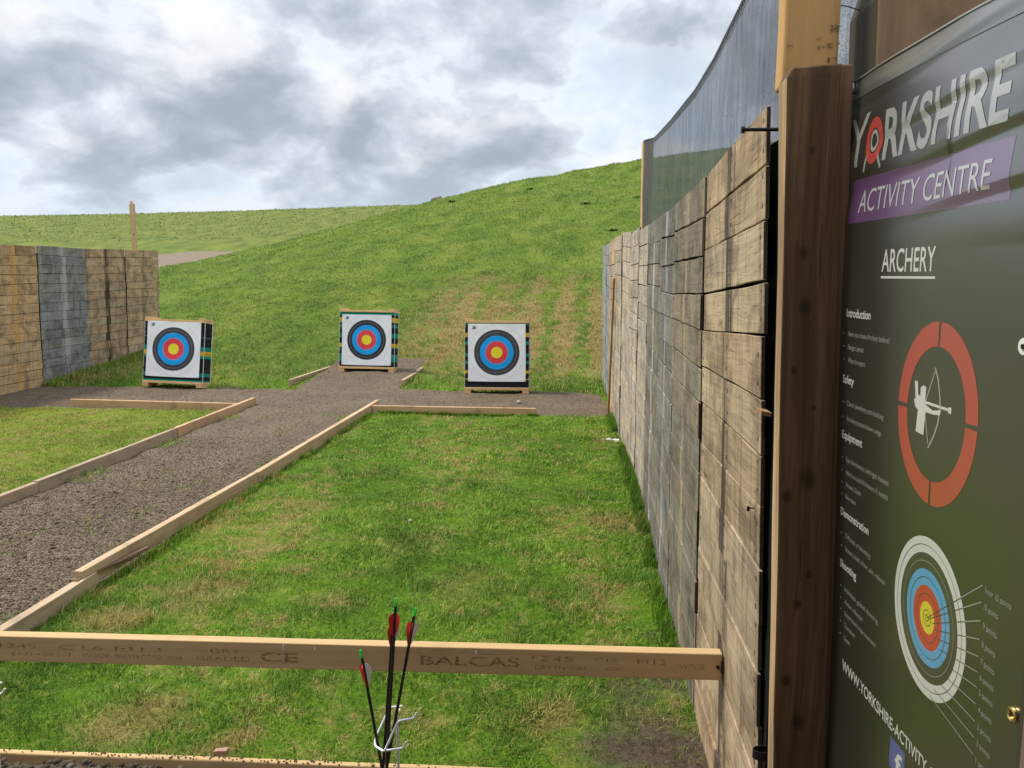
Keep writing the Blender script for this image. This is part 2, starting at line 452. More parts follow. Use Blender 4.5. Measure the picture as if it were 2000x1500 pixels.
MT['foam_g'] = plain('green_foam', (.0, .27, .19), .8, .2, 0., .15, 60.)
MT['foam_y'] = plain('yellow_foam', (.72, .42, .01), .8, .2, 0., .15, 60.)
MT['foam_b'] = plain('blue_grey_foam', (.10, .20, .24), .8, .2)
MT['foam_l'] = plain('lime_foam', (.48, .52, .10), .8, .2)
MT['brick'] = plain('pink_brick', (.42, .25, .18), .9, .2, 0., .25)
MT['litter'] = plain('white_litter', (.70, .70, .70), .6, .3)
MT['pale_stone'] = plain('pale_stone', (.38, .35, .31), .9, .2, 0., .25)
MT['shaft'] = plain('black_carbon_shaft', (.010, .010, .011), .35, .5, 0., .1)
MT['vane_r'] = plain('red_vane', (.62, .035, .025), .45, .4, 0., .08)
MT['vane_w'] = plain('white_vane', (.74, .72, .68), .45, .4, 0., .05)
MT['nock'] = plain('green_nock', (.02, .62, .06), .3, .5, 0., .05)
MT['weed'] = plain('weed_leaf', (.10, .21, .045), .6, .3, 0., .4, 12.)

# ------------------------------------------------------------------ terrain
HX = [-250, -60, -34, -28, -20.2, -14.4, -10, -7.5, -3.5, .43, 3, 7.3, 14, 22, 60, 250]
HZ = [.1, .2, .4, .75, 2.15, 3.6, 4.85, 5.5, 6.45, 7.17, 7.57, 8.13, 8.8, 9.2, 9.5, 9.5]
def smooth_interp(x, X, Z):
    return (np.interp(x - 1.2, X, Z) + np.interp(x, X, Z) * 2 + np.interp(x + 1.2, X, Z)) / 4
def near_hill(x, y):
    t = (y - 12.3) / 27.7
    p = np.interp(t, [-.05, 0, .05, .15, .5, .9, .97, 1.03, 1.15, 3], [0, .003, .028, .12, .48, .905, .968, .998, 1.0, .93])
    return smooth_interp(x, HX, HZ) * p
def far_hill(x, y):
    h = np.interp(x, [-250, -120, -71.5, -54, -38, -22, 0, 60, 250], [8.4, 8.6, 8.9, 9.03, 9.35, 9.8, 10.2, 10.5, 10.5])
    t = (y - 46) / 44
    p = np.interp(t, [0, .08, .25, .8, .95, 1.05, 1.3, 6], [.13, .235, .40, .88, .97, 1., 1., .9])
    p = np.where(t < 0, np.clip(.13 + t * .5, 0, 1), p)
    return h * p
def ground_z(x, y):
    x = np.asarray(x, float); y = np.asarray(y, float)
    a = near_hill(x, y); b = far_hill(x, y)
    z = np.maximum(a, b)
    k = np.clip((y - 12) / 6, 0, 1)
    z = z + fbm(x * 1.7, y * 1.7, 3, 3) * (.035 + .15 * k) + fbm(x * .35, y * .35, 9, 3) * .2 * k * np.clip((60 - y) / 30, 0.3, 1)
    z = z + fbm(x * 6, y * 6, 5, 2) * .022
    z = z + .10 * np.clip((y - 10.9) / 1.2, 0, 1) * np.clip((-x - 1.5) / 1.2, 0, 1)
    return z - .01

def axis(segs):
    out = []
    for a, b, st in segs:
        out += list(np.arange(a, b, st))
    out.append(segs[-1][1])
    return np.array(out)
def grid_mesh(name, xs, ys, zf, m, kind='structure'):
    Xg, Yg = np.meshgrid(xs, ys)
    Z = zf(Xg, Yg)
    nx, ny = len(xs), len(ys)
    v = np.stack([Xg.ravel(), Yg.ravel(), Z.ravel()], 1)
    i = np.arange(nx * ny).reshape(ny, nx)
    f = np.stack([i[:-1, :-1].ravel(), i[:-1, 1:].ravel(), i[1:, 1:].ravel(), i[1:, :-1].ravel()], 1)
    return raw_mesh(name, v, f, m)
def raw_mesh(name, v, f, m, attrs=None, smooth=True):
    me = bpy.data.meshes.new(name)
    n, k = f.shape
    me.vertices.add(len(v)); me.vertices.foreach_set('co', v.astype(np.float32).ravel())
    me.loops.add(n * k); me.loops.foreach_set('vertex_index', f.astype(np.int32).ravel())
    me.polygons.add(n)
    me.polygons.foreach_set('loop_start', np.arange(0, n * k, k, dtype=np.int32))
    me.polygons.foreach_set('loop_total', np.full(n, k, np.int32))
    if smooth: me.polygons.foreach_set('use_smooth', np.ones(n, bool))
    for nm, d in (attrs or {}).items():
        a = me.attributes.new(nm, 'FLOAT', 'POINT'); a.data.foreach_set('value', d.astype(np.float32))
    me.materials.append(m)
    me.update(calc_edges=True)
    o = bpy.data.objects.new(name, me); col.objects.link(o)
    return o

xs = axis([(-260, -80, 20), (-80, -30, 2.5), (-30, -9, .5), (-9, 1.5, .14), (1.5, 20, .6), (20, 80, 5), (80, 260, 20)])
ys = axis([(-60, -4, 8), (-4, 1.5, .5), (1.5, 14, .12), (14, 24, .25), (24, 46, .5), (46, 100, 1.5), (100, 340, 24)])
ground = grid_mesh('ground', xs, ys, ground_z, MT['turf'])
tag(ground, kind='structure', label='grassy ground rising into a long green bank')

# gravel walkway ------------------------------------------------------
def gravel_mask(x, y):
    w = fbm(x * 3.2, y * 3.2, 21, 3) * .32
    w2 = fbm(x * 1.1, y * 1.1, 31, 2) * .30
    def box(x0, x1, y0, y1):
        return np.minimum(np.minimum(x - x0, x1 - x), np.minimum(y - y0, y1 - y))
    walk = box(-4.235, -2.655, -5., 13.25)
    cross = box(-8.15, .42, 9.17, 10.98) + w + w2 * .6
    front = np.where(y < 9.6, box(-8.15, .42, 9.17, 20.), 9.)
    cross = np.minimum(cross, np.where((x > -6.6) & (x < -.5), front, 9.))
    mid = box(-4.19, -2.68, 10.5, 13.25)
    strip = np.minimum(np.minimum(x + 12, .9 - x), np.minimum(y + 6, 2.292 + (x - .46) * .02735 - .009 - y))
    return np.maximum(np.maximum(walk, cross), np.maximum(mid, strip))
def gravel_z(x, y):
    mk = gravel_mask(x, y)
    lift = np.where(y < 2.4, np.interp(x, [-2.2, -1.5, -1.0, -.5, .5], [.098, .085, .062, .05, .035]), .012)
    return ground_z(x, y) + np.clip(mk * .25, -.05, 1) .clip(-.05, .0) + np.where(mk > 0, np.minimum(mk * np.where(y < 2.4, 4., .3), lift), 0) + fbm(x * 9, y * 9, 41, 3) * .022 * (mk > 0)
def gravel_sheet(name, xa, xb, ya, yb, st):
    xs_ = np.arange(xa, xb, st); ys_ = np.arange(ya, yb, st)
    Xg, Yg = np.meshgrid(xs_, ys_)
    mk = gravel_mask(Xg, Yg)
    Z = gravel_z(Xg, Yg)
    i = np.arange(Xg.size).reshape(Xg.shape)
    keep = np.maximum(np.maximum(mk[:-1, :-1], mk[1:, 1:]), np.maximum(mk[1:, :-1], mk[:-1, 1:])) > -.03
    f = np.stack([i[:-1, :-1][keep], i[:-1, 1:][keep], i[1:, 1:][keep], i[1:, :-1][keep]], 1)
    v = np.stack([Xg.ravel(), Yg.ravel(), Z.ravel()], 1)
    used = np.unique(f); remap = np.zeros(len(v), int); remap[used] = np.arange(len(used))
    o = raw_mesh(name, v[used], remap[f], MT['gravel'])
    tag(o, kind='structure')
    return o
gravel_sheet('path', -8.4, .5, 2.3, 13.5, .05)
gravel_sheet('gravel_strip', -6, 1.2, -3, 2.3, .05)

# loose stones --------------------------------------------------------
def ico():
    bm = bmesh.new(); bmesh.ops.create_icosphere(bm, subdivisions=1, radius=1.)
    v = np.array([p.co[:] for p in bm.verts]); f = np.array([[q.index for q in p.verts] for p in bm.faces]); bm.free()
    return v, f
IV, IF = ico()
def stones(name, pts, r, label=None):
    n = len(pts); k = len(IV)
    jit = 1 + rng.uniform(-.28, .28, (n, k, 1))
    sc = rng.uniform(.65, 1.25, (n, 1, 3)) * np.array([1, 1, .72])
    a = rng.uniform(0, 6.28, n); ca, sa = np.cos(a), np.sin(a)
    v = IV[None] * jit * sc * r[:, None, None]
    x = v[..., 0] * ca[:, None] - v[..., 1] * sa[:, None]; y = v[..., 0] * sa[:, None] + v[..., 1] * ca[:, None]
    v = np.stack([x, y, v[..., 2]], -1) + pts[:, None, :]
    f = (IF[None] + (np.arange(n) * k)[:, None, None]).reshape(-1, 3)
    tone = np.repeat(rng.beta(2.2, 3., n), k)
    o = raw_mesh(name, v.reshape(-1, 3), f, MT['stone'], {'tone': tone}, smooth=False)
    tag(o, label, 'gravel', kind='stuff')
    return o
def scatter(n, x0, x1, y0, y1, zf):
    x = rng.uniform(x0, x1, n); y = rng.uniform(y0, y1, n)
    return x, y
x, y = scatter(9000, -3.0, .6, 1.2, 2.24, None)
r = rng.uniform(.005, .013, len(x))
o1 = stones('front_gravel', np.stack([x, y, gravel_z(x, y) + r * .35], 1), r, 'dark chunky gravel in front of the low front board')
x, y = scatter(46000, -4.22, -2.68, 2.3, 7.6, None)
keep = rng.random(len(x)) < np.clip(1.2 - (y - 2.3) / 5.2, .15, 1)
x, y = x[keep], y[keep]
r = np.minimum(rng.uniform(.002, .0065, len(x)) * (1 + (rng.random(len(x)) < .03) * 1.2), .014)
o2 = stones('path_gravel', np.stack([x, y, gravel_z(x, y) + r * .3], 1), r, 'loose grey brown gravel covering the walkway between timber edgings')
x, y = scatter(9000, -8.1, .4, 7.0, 13.1, None)
k_ = gravel_mask(x, y) > .02
x, y = x[k_], y[k_]
r = rng.uniform(.004, .009, len(x))
o3 = stones('crossing_gravel', np.stack([x, y, gravel_z(x, y) + r * .2], 1), r, 'gravel around the feet of the three targets')

# ------------------------------------------------------------------ grass blades
BL = {'v': [], 'f': [], 't': [], 'n': 0}
def blades(x, y, h, w, lean, tone=None, zoff=0.):
    n = len(x)
    z = ground_z(x, y) - .006 + zoff
    a = rng.uniform(0, 2 * np.pi, n) + fbm(x * 2, y * 2, 77, 2) * 3
    dx, dy = np.cos(a), np.sin(a); sx, sy = -dy, dx
    L = lean; up = np.sqrt(np.clip(1 - L ** 2, .02, 1))
    P = np.stack([x, y, z], 1); D = np.stack([dx, dy, 0 * dx], 1); S = np.stack([sx, sy, 0 * sx], 1); U = np.array([[0, 0, 1.]])
    hw = (w / 2)[:, None]; hh = h[:, None]; LL = L[:, None]; UU = up[:, None]
    mid = P + D * hh * .5 * LL * .55 + U * hh * .5 * np.minimum(UU * 1.2, 1.)
    tip = P + D * hh * LL + U * hh * UU * .92
    v = np.stack([P - S * hw, P + S * hw, mid + S * hw * .8, mid - S * hw * .8, tip], 1).reshape(-1, 3)
    b = np.arange(n)[:, None] * 5 + BL['n']
    f = np.concatenate([b + np.array([[0, 1, 2]]), b + np.array([[0, 2, 3]]), b + np.array([[3, 2, 4]])], 0)
    t = rng.random(n) if tone is None else tone
    BL['v'].append(v); BL['f'].append(f); BL['t'].append(np.repeat(t, 5)); BL['n'] += 5 * n
def flush(name, label):
    v = np.concatenate(BL['v']); f = np.concatenate(BL['f']); t = np.concatenate(BL['t'])
    o = raw_mesh(name, v, f, MT['blade'], {'tone': t}, smooth=False)
    BL.update(v=[], f=[], t=[], n=0)
    tag(o, label, 'grass', kind='stuff')
    return o
def soil_np(x, y):
    s = np.zeros_like(x)
    for cx, cy, rr, k in SOIL:
        s = np.maximum(s, np.clip((rr * 1.15 - np.hypot(x - cx + fbm(x * 4, y * 4, 61, 2) * .3, y - cy)) / (rr * .7), 0, 1) * k)
    return s
def wallx(yv):
    return np.interp(yv, [0, 1.8, 3.7, 5, 6, 7.2, 9.6, 11.6, 13.6], [.478, .478, .482, .50, .505, .48, .425, .405, .39])
def field(n, x0, x1, y0, y1, h0, h1, w0, w1, lean0=.25, lean1=.92, dens=None, clump=True):
    x, y = scatter(n, x0, x1, y0, y1, None)
    k = (gravel_mask(x, y) < .015) & (x < np.where(y < 12.3, wallx(y) + .02, 99)) & ((y > 14.4) | (x > -8.2))
    k &= rng.random(n) > soil_np(x, y) * .93
    if clump:
        k &= rng.random(n) < np.clip(.62 + fbm(x * 5, y * 5, 51, 3) * 1.9, .2, 1)
    x, y = x[k], y[k]; n = len(x)
    cl = np.clip(1 + fbm(x * 3.3, y * 3.3, 81, 3) * 1.3, .45, 1.7)
    h = rng.uniform(h0, h1, n) * cl
    w = rng.uniform(w0, w1, n)
    lean = rng.uniform(lean0, lean1, n)
    tone = np.clip(rng.normal(.48, .27, n) + fbm(x * 7, y * 7, 91, 2) * .5, 0, 1)
    blades(x, y, h, w, lean, tone)
field(135000, -2.62, .5, 2.27, 4.2, .020, .050, .0022, .0044, .35, .97)
field(105000, -2.62, .5, 4.2, 6.6, .018, .046, .0034, .0058, .40, .97)
field(65000, -2.62, .5, 6.6, 9.12, .018, .044, .005, .008, .40, .97)
def edge_tufts(n, xa, ya, xb, yb, spread, h0, h1, w0, w1):
    t = rng.random(n); x = xa + (xb - xa) * t + np.abs(rng.normal(0, spread, n)); y = ya + (yb - ya) * t + rng.normal(0, .01, n)
    k = (fbm(x * 4, y * 4, 33, 3) > -.10) & (gravel_mask(x, y) < .02)
    x, y = x[k], y[k]; n = len(x)
    blades(x, y, rng.uniform(h0, h1, n), rng.uniform(w0, w1, n), rng.uniform(.1, .7, n), np.clip(rng.normal(.45, .25, n), 0, 1))
edge_tufts(5000, -2.61, 2.3, -2.55, 9.1, .03, .04, .085, .003, .006)
edge_tufts(3000, -2.5, 9.08, -.5, 9.06, .02, .03, .07, .006, .009)
n0 = 6500
yy_ = rng.uniform(3.2, 9.1, n0); xx_ = wallx(yy_) - np.abs(rng.normal(0, .035, n0)) - .005
kk_ = fbm(xx_ * 3, yy_ * 3, 35, 3) > -.12
blades(xx_[kk_], yy_[kk_], rng.uniform(.05, .11, kk_.sum()), rng.uniform(.004, .007, kk_.sum()), rng.uniform(.1, .7, kk_.sum()), rng.uniform(.05, .5, kk_.sum()))
xx_ = rng.uniform(-1.95, .1, 2500); yy_ = 2.30 + (xx_ - .46) * .0274 + np.abs(rng.normal(0, .015, 2500)) + .012
blades(xx_, yy_, rng.uniform(.04, .085, 2500), rng.uniform(.0025, .004, 2500), rng.uniform(.1, .6, 2500))
flush('lawn_grass', 'short mown grass with dry patches in the middle shooting bay')
field(60000, -7.2, -4.28, 4.6, 6.8, .018, .044, .005, .008, .4, .97)
field(60000, -8.15, -4.28, 6.8, 9.15, .018, .044, .006, .009, .4, .97)
flush('side_lawn_grass', 'yellowish mown grass of the bay to the left of the gravel walkway')
field(70000, -8.15, .5, 10.6, 14.4, .03, .085, .007, .012)
field(120000, -10.5, 2.5, 14.4, 20, .035, .085, .008, .014, .5, .97)
field(120000, -19, 8, 20, 28, .04, .10, .011, .02, .55, .97)
field(140000, -27, 12, 28, 41, .05, .12, .016, .028, .6, .97)
field(30000, -85, 0, 60, 93, .10, .25, .05, .10, .6, .97)
xx_ = -8.16 + np.abs(rng.normal(0, .12, 4000)); yy_ = rng.uniform(10.8, 14.2, 4000)
blades(xx_, yy_, rng.uniform(.06, .16, 4000), rng.uniform(.008, .014, 4000), rng.uniform(.1, .7, 4000))
flush('bank_grass', 'rough grass growing up the green bank behind the targets')
# weeds creeping into the gravel along the edging
x = np.concatenate([rng.normal(-2.74, .06, 1300), rng.normal(-4.13, .06, 2200), rng.normal(-3.4, .45, 2600)])
y = rng.uniform(3.2, 9., len(x))
k = fbm(x * 2.2, y * 2.2, 15, 3) > .09
x, y = x[k], y[k]
blades(x, y, rng.uniform(.015, .05, len(x)), rng.uniform(.004, .007, len(x)), rng.uniform(.3, .9, len(x)), zoff=.02)
flush('creeping_weeds', 'sparse green weeds creeping into the gravel walkway')

# ------------------------------------------------------------------ wooden walls
def wall_panel(parent, quad, wx, nrows, tint, var, stripe, side, thick=.011, seed=0, rows_h=.143, zb=-.02):
    """quad = (yb0, yt0, yb1, yt1, zt0, zt1): bottom and top Y of both ends. wx(y,z) = X of the face; side = +1/-1 outward normal sign in X"""
    rnd = random.Random(seed)
    yb0, yt0, yb1, yt1, zt0, zt1 = quad
    mb = MB()
    mb.cst = stripe
    zs0 = np.linspace(zb, zt0, nrows + 1); zs1 = np.linspace(zb, zt1, nrows + 1)
    zs0[1:-1] += [rnd.uniform(-.012, .012) for _ in range(nrows - 1)]
    zs1[1:-1] += [rnd.uniform(-.012, .012) for _ in range(nrows - 1)]
    H0 = zt0 - zb; H1 = zt1 - zb
    for r_ in range(nrows):
        t = 1 + rnd.uniform(-var, var)
        hue = rnd.uniform(-.05, .05)
        mb.cur = (tint[0] * t * (1 + hue), tint[1] * t, tint[2] * t * (1 - hue), 1)
        gap = rnd.uniform(.004, .008) if side > 0 else (rnd.uniform(.0015, .0045) if r_ < nrows - 6 else rnd.uniform(.003, .009))
        off = rnd.uniform(-.003, .003)
        e0 = rnd.uniform(-.006, .008); e1 = rnd.uniform(-.006, .008)
        st = []
        N = 8
        for i in range(N + 1):
            s = i / N
            za = zs0[r_] * (1 - s) + zs1[r_] * s + (gap if r_ else 0) + rnd.uniform(-.0018, .0018)
            zb_ = zs0[r_ + 1] * (1 - s) + zs1[r_ + 1] * s + rnd.uniform(-.0018, .0018)
            def yy(z):
                q = (z - zb) / H0
                a = yb0 + (yt0 - yb0) * q + e0; b = yb1 + (yt1 - yb1) * q + e1
                return a + (b - a) * s
            ya, yb_ = yy(za), yy(zb_)
            wob = rnd.uniform(-.0015, .0015)
            xa = wx(ya, za) + side * (off + wob); xb = wx(yb_, zb_) + side * (off + wob)
            xi = side * thick
            A = (xa, ya, za); B = (xb, yb_, zb_); C_ = (xb - xi, yb_, zb_); D = (xa - xi, ya, za)
            # ring order: first edge A->B is the outer face so its v runs 0..board height
            st.append([A, B, C_, D] if side < 0 else [A, B, C_, D])
        flip = side < 0
        zc = (zs0[r_] + zs0[r_ + 1]) / 2
        mb.sweep(st, rnd.uniform(0, 60), lambda q, zc=zc: (q, zc + .31 * seed))
    o = mb.build('wall_panel', MT['panel'], parent)
    bm = bmesh.new(); bm.from_mesh(o.data)
    bmesh.ops.remove_doubles(bm, verts=bm.verts, dist=1e-5)
    bmesh.ops.recalc_face_normals(bm, faces=bm.faces); bm.to_mesh(o.data); bm.free()
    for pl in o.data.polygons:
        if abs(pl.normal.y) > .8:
            t_ = o.data.attributes['tint'].data[pl.index]; t_.color = (t_.color[0] * .22, t_.color[1] * .2, t_.color[2] * .2, 1)  # board ends tinted near black: gap shade painted into the end faces
    b = o.modifiers.new('bevel', 'BEVEL'); b.width = .0015; b.segments = 1; b.limit_method = 'ANGLE'; b.angle_limit = R(50)
    return o

# right wall
rw = empty('timber_wall', (.48, 6., 0))
tag(rw, 'long weathered plank wall running down the right side of the lawn', 'wall')
rwx = lambda yv, z: float(wallx(yv)) - .016 * z - .48
def shift(o, dx, dy):
    o.data.transform(Matrix.Translation((dx, dy, 0)))
SE = [(1.80, 1.955, 2.105), (2.85, 2.83, 2.06), (3.79, 3.66, 2.02), (4.62, 4.38, 2.03), (5.62, 5.30, 2.055), (6.4, 6.1, 2.06), (7.22, 6.86, 2.07), (8.1, 7.8, 2.1), (9.1, 8.8, 2.1), (10.1, 9.85, 2.11), (11.2, 11.0, 2.13), (12.3, 12.3, 2.14)]
TI = [(.52, .385, .24), (.27, .228, .165), (.26, .23, .19), (.27, .23, .178), (.58, .495, .385), (.60, .50, .385), (.62, .51, .385), (.60, .49, .36), (.62, .46, .30), (.40, .40, .39), (.40, .40, .39)]
STP = [(.062, .046, .038, .92), (.40, .32, .20, .8), (.44, .44, .45, .7), (.50, .51, .53, .8), (.38, .36, .33, .5), (.16, .13, .11, .5), (.42, .39, .36, .5), (.2, .15, .12, .4), (.2, .13, .08, .4), (.3, .3, .3, .3), (.3, .3, .3, .3)]
TOPD = [0, -.02, -.03, 0, -.01, 0, 0, 0, 0, 0, 0]
for i in range(len(SE) - 1):
    a, b_ = SE[i], SE[i + 1]
    quad = (a[0] + .006 - 6, a[1] + .006 - 6, b_[0] - .006 - 6, b_[1] - .006 - 6, a[2] + (random.uniform(-.02, .02) if i else 0), b_[2] + random.uniform(-.02, .02))
    off = random.uniform(-.008, .008) if i else 0
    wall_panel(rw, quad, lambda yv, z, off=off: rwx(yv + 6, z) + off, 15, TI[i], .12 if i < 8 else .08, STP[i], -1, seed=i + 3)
mb = MB()   # black sheet added behind the boards to stand in for shade in gaps
for i in range(len(SE) - 1):
    a, b_ = SE[i], SE[i + 1]
    ya, yb_ = a[1] - .16 * (i == 0) - 6 , b_[1] - 6
    mb.board((.034 + rwx(ya + 6, 1.), ya + (.02 if i == 0 else 0), 1.03), (.034 + rwx(yb_ + 6, 1.), yb_, 1.03), (0, 0, 2.0), (.02, 0, 0))
mb.build('gap_shade_sheet', MT['black'], rw)
for yv in (1.92, 3.7, 5.5, 7.2, 9.0, 10.9, 12.2):
    mb = MB()
    xx = rwx(yv, 0)
    mb.board((xx + .105, yv - 6, -.1), (xx + .08, yv - 6, 2.0), (.09, 0, 0), (0, .09, 0))
    mb.build('support_post', MT['sleeper'], rw, bevel=.004)
# dark bolt standing out at the top corner and an iron ring low down
mb = MB()
mb.tube([(-.088, 1.93 - 6, 2.045), (.02, 1.935 - 6, 2.045)], .0045, 10)
mb.disc((-.088, 1.93 - 6, 2.045), (-1, 0, 0), .0085, .008, 10)
mb.build('bolt', MT['iron'], rw, smooth=True)
mb = MB()
pts = [(-.018 + .027 * math.cos(t), 1.742 - 6 + .010 * math.sin(t), .548 + .003 * math.sin(t)) for t in np.linspace(0, 2 * math.pi, 25)]
st = []
for p in pts:
    st.append([(p[0], p[1], p[2] - .011), (p[0], p[1], p[2] + .011), (p[0] * .9 - .0018, p[1] + .002, p[2] + .011), (p[0] * .9 - .0018, p[1] + .002, p[2] - .011)])
mb.sweep(st, caps=False)
o = mb.build('hose_clip', MT['iron'], rw, smooth=True)
mb = MB()
mb.cur = (.75, .62, .45, 1)
mb.board((-.040, 1.86 - 6, 1.372), (-.014, 1.865 - 6, 1.366), (0, .05, 0), (0, 0, .010))
mb.build('wood_chip', MT['edge'], rw)
mb = MB()
mb.tube([(-.036, 1.95 - 6, 1.10), (-.012, 1.955 - 6, 1.098)], .002, 6)
mb.tube([(-.034, 1.95 - 6, 1.104), (-.034, 1.951 - 6, 1.092)], .004, 6)
mb.build('bent_nail', MT['iron'], rw)

# left wall
lw = empty('timber_wall', (-8.2, 12., 0))
tag(lw, 'low plank wall of tan and one dark grey panel at the left edge', 'wall')
SL = [(7.7, 7.75, 2.12), (8.85, 8.9, 2.13), (9.86, 10.0, 2.13), (10.89, 10.99, 2.14), (12.03, 12.13, 2.13), (13.13, 13.27, 2.155), (14.2, 14.38, 2.17)]
TL = [(.61, .42, .24), (.61, .42, .24), (.65, .44, .24), (.33, .32, .30), (.57, .40, .245), (.62, .44, .27)]
SP = [(.6, .36, .13, .8), (.58, .36, .14, .8), (.66, .38, .12, .9), (.50, .47, .43, .85), (.045, .033, .022, .95), (.10, .07, .04, .5)]
for i in range(len(SL) - 1):
    a, b_ = SL[i], SL[i + 1]
    quad = (a[0] + .008 - 12, a[1] + .008 - 12, b_[0] - .008 - 12, b_[1] - .008 - 12, a[2], b_[2] - .01 * (i == 2))
    off = random.uniform(-.012, .012)
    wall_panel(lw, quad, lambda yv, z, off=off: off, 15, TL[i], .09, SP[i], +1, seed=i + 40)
mb = MB()
mb.board((-.05, -4.2, 1.03), (-.05, 2.2, 1.03), (0, 0, 2.0), (.02, 0, 0))  # black sheet added here too, to darken the seams between boards
mb.build('gap_shade_sheet', MT['black'], lw)
for yv in (7.8, 9.9, 10.95, 12.1, 13.2, 14.2):
    mb = MB(); mb.board((-.12, yv - 12, -.1), (-.12, yv - 12, 2.02), (.09, 0, 0), (0, .09, 0))
    mb.build('support_post', MT['sleeper'], lw, bevel=.004)

# tall stake behind the left wall
mb = MB()
mb.cur = (1.05, 1., .95, 1)
mb.board((-9.66, 16, -.2), (-9.655, 16, 3.22), (.085, .02, 0), (0, .06, 0), 4, .003)
mb.board((-9.655, 16, 3.22), (-9.67, 16, 3.275), (.03, 0, 0), (0, .05, 0))
o = mb.build('timber_stake', MT['fresh'], bevel=.004)
tag(o, 'tall thin bare stake rising above the left plank wall', 'stake')

# batten leaning on the far end of the right wall
mb = MB()
mb.cur = (.62, .42, .27, 1)
mb.board((.378, 9.15, .0), (.390, 8.55, 1.66), (.0, .045, 0), (.022, 0, 0), 6, .002)
o = mb.build('leaning_batten', MT['fresh'], bevel=.002)
tag(o, 'thin brown batten leaning against the far end of the plank wall', 'batten')

def stamp_mat():
    m, g, b, o = mat('stamped_ink')
    n = g.noise(g.obj(), 260., 2)
    setc(g, b, (.06, .042, .028), .9, .1)
    tr = g.n('ShaderNodeBsdfTransparent')
    f = g.m('MULTIPLY', g.smooth(n, .42, .56), .58)
    mx = g.n('ShaderNodeMixShader', {0: f, 1: tr.outputs[0], 2: b.outputs[0]})
    g.t.links.new(mx.outputs[0], o.inputs[0])
    return m
MT['ink'] = stamp_mat()

def text_geo(txt, shear=0., bold=0., spacing=1.):
    cu = bpy.data.curves.new('lettering', 'FONT')
    cu.body = txt; cu.size = 1.; cu.offset = bold; cu.shear = shear; cu.space_character = spacing
    cu.resolution_u = 4
    ob = bpy.data.objects.new('lettering', cu); col.objects.link(ob)
    dg = bpy.context.evaluated_depsgraph_get()
    me = bpy.data.meshes.new_from_object(ob.evaluated_get(dg))
    bpy.data.objects.remove(ob); bpy.data.curves.remove(cu)
    bm = bmesh.new(); bm.from_mesh(me); bpy.data.meshes.remove(me)
    bmesh.ops.triangulate(bm, faces=bm.faces)
    v = np.array([p.co[:2] for p in bm.verts]); f = [[q.index for q in p.verts] for p in bm.faces]
    bm.free()
    v[:, 0] -= v[:, 0].min()
    return v, f
CAP = .729 * .95
class Flat:
    """flat printed shapes in (s, z), mapped onto a surface by fn(s, z, lift)"""
    def __init__(s): s.v = []; s.f = []; s.m = []
    def add(s, v, f, m=0):
        b = len(s.v); s.v += [tuple(p) for p in v]; s.f += [tuple(b + q for q in p) for p in f]; s.m += [m] * len(f)
    def text(s, txt, s0, z0, h, s1=None, m=0, bold=0., asp=.62, spacing=1.):
        v, f = text_geo(txt, bold=bold, spacing=spacing)
        sy = h / CAP
        sx = (s1 - s0) / v[:, 0].max() if s1 is not None else sy * asp
        v = np.stack([s0 + v[:, 0] * sx, z0 + v[:, 1] * sy], 1)
        s.add(v, f, m)
        return s0 + v[:, 0].max()
    def ring(s, c, a, b, r0, r1, t0=0., t1=360., n=72, m=0):
        """ellipse ring: radii a*r, b*r"""
        ts = np.radians(np.linspace(t0, t1, n + 1))
        v = []
        for t in ts:
            for r_ in (r0, r1): v.append((c[0] + a * r_ * math.cos(t), c[1] + b * r_ * math.sin(t)))
        s.add(v, [(2 * i, 2 * i + 1, 2 * i + 3, 2 * i + 2) for i in range(n)], m)
    def line(s, p, q, w, m=0):
        p = np.array(p, float); q = np.array(q, float); d = q - p; d /= np.linalg.norm(d); nn = np.array([-d[1], d[0]]) * w / 2
        k = max(1, int(np.linalg.norm(q - p) / .03))
        v = []
        for i in range(k + 1):
            c = p + (q - p) * i / k; v += [c - nn, c + nn]
        s.add(v, [(2 * i, 2 * i + 2, 2 * i + 3, 2 * i + 1) for i in range(k)], m)
    def rect(s, s0, s1, z0, z1, n=12, mz=3, m=0):
        v = [(s0 + (s1 - s0) * i / n, z0 + (z1 - z0) * j / mz) for j in range(mz + 1) for i in range(n + 1)]
        s.add(v, [(j * (n + 1) + i, j * (n + 1) + i + 1, (j + 1) * (n + 1) + i + 1, (j + 1) * (n + 1) + i) for j in range(mz) for i in range(n)], m)
    def poly(s, pts, m=0):
        bm = bmesh.new()
        vs = [bm.verts.new((p[0], p[1], 0)) for p in pts]
        bm.faces.new(vs); bmesh.ops.triangulate(bm, faces=bm.faces)
        bm.verts.index_update()
        s.add([p.co[:2] for p in bm.verts], [[q.index for q in p.verts] for p in bm.faces], m); bm.free()
    def build(s, name, mats, parent, fn, lift, maxe=None):
        me = bpy.data.meshes.new(name)
        bm = bmesh.new()
        vs = [bm.verts.new((p[0], p[1], 0)) for p in s.v]
        for f_, m_ in zip(s.f, s.m):
            try: q = bm.faces.new([vs[k] for k in f_]); q.material_index = m_
            except ValueError: pass
        if maxe:
            for _ in range(7):
                es = [e for e in bm.edges if e.calc_length() > maxe]
                if not es: break
                bmesh.ops.subdivide_edges(bm, edges=es, cuts=1)
            bmesh.ops.triangulate(bm, faces=bm.faces)
        for v in bm.verts: v.co = fn(v.co[0], v.co[1], lift)
        bm.to_mesh(me); bm.free()
        for m in mats: me.materials.append(m)
        o = bpy.data.objects.new(name, me); col.objects.link(o); o.parent = parent
        return o

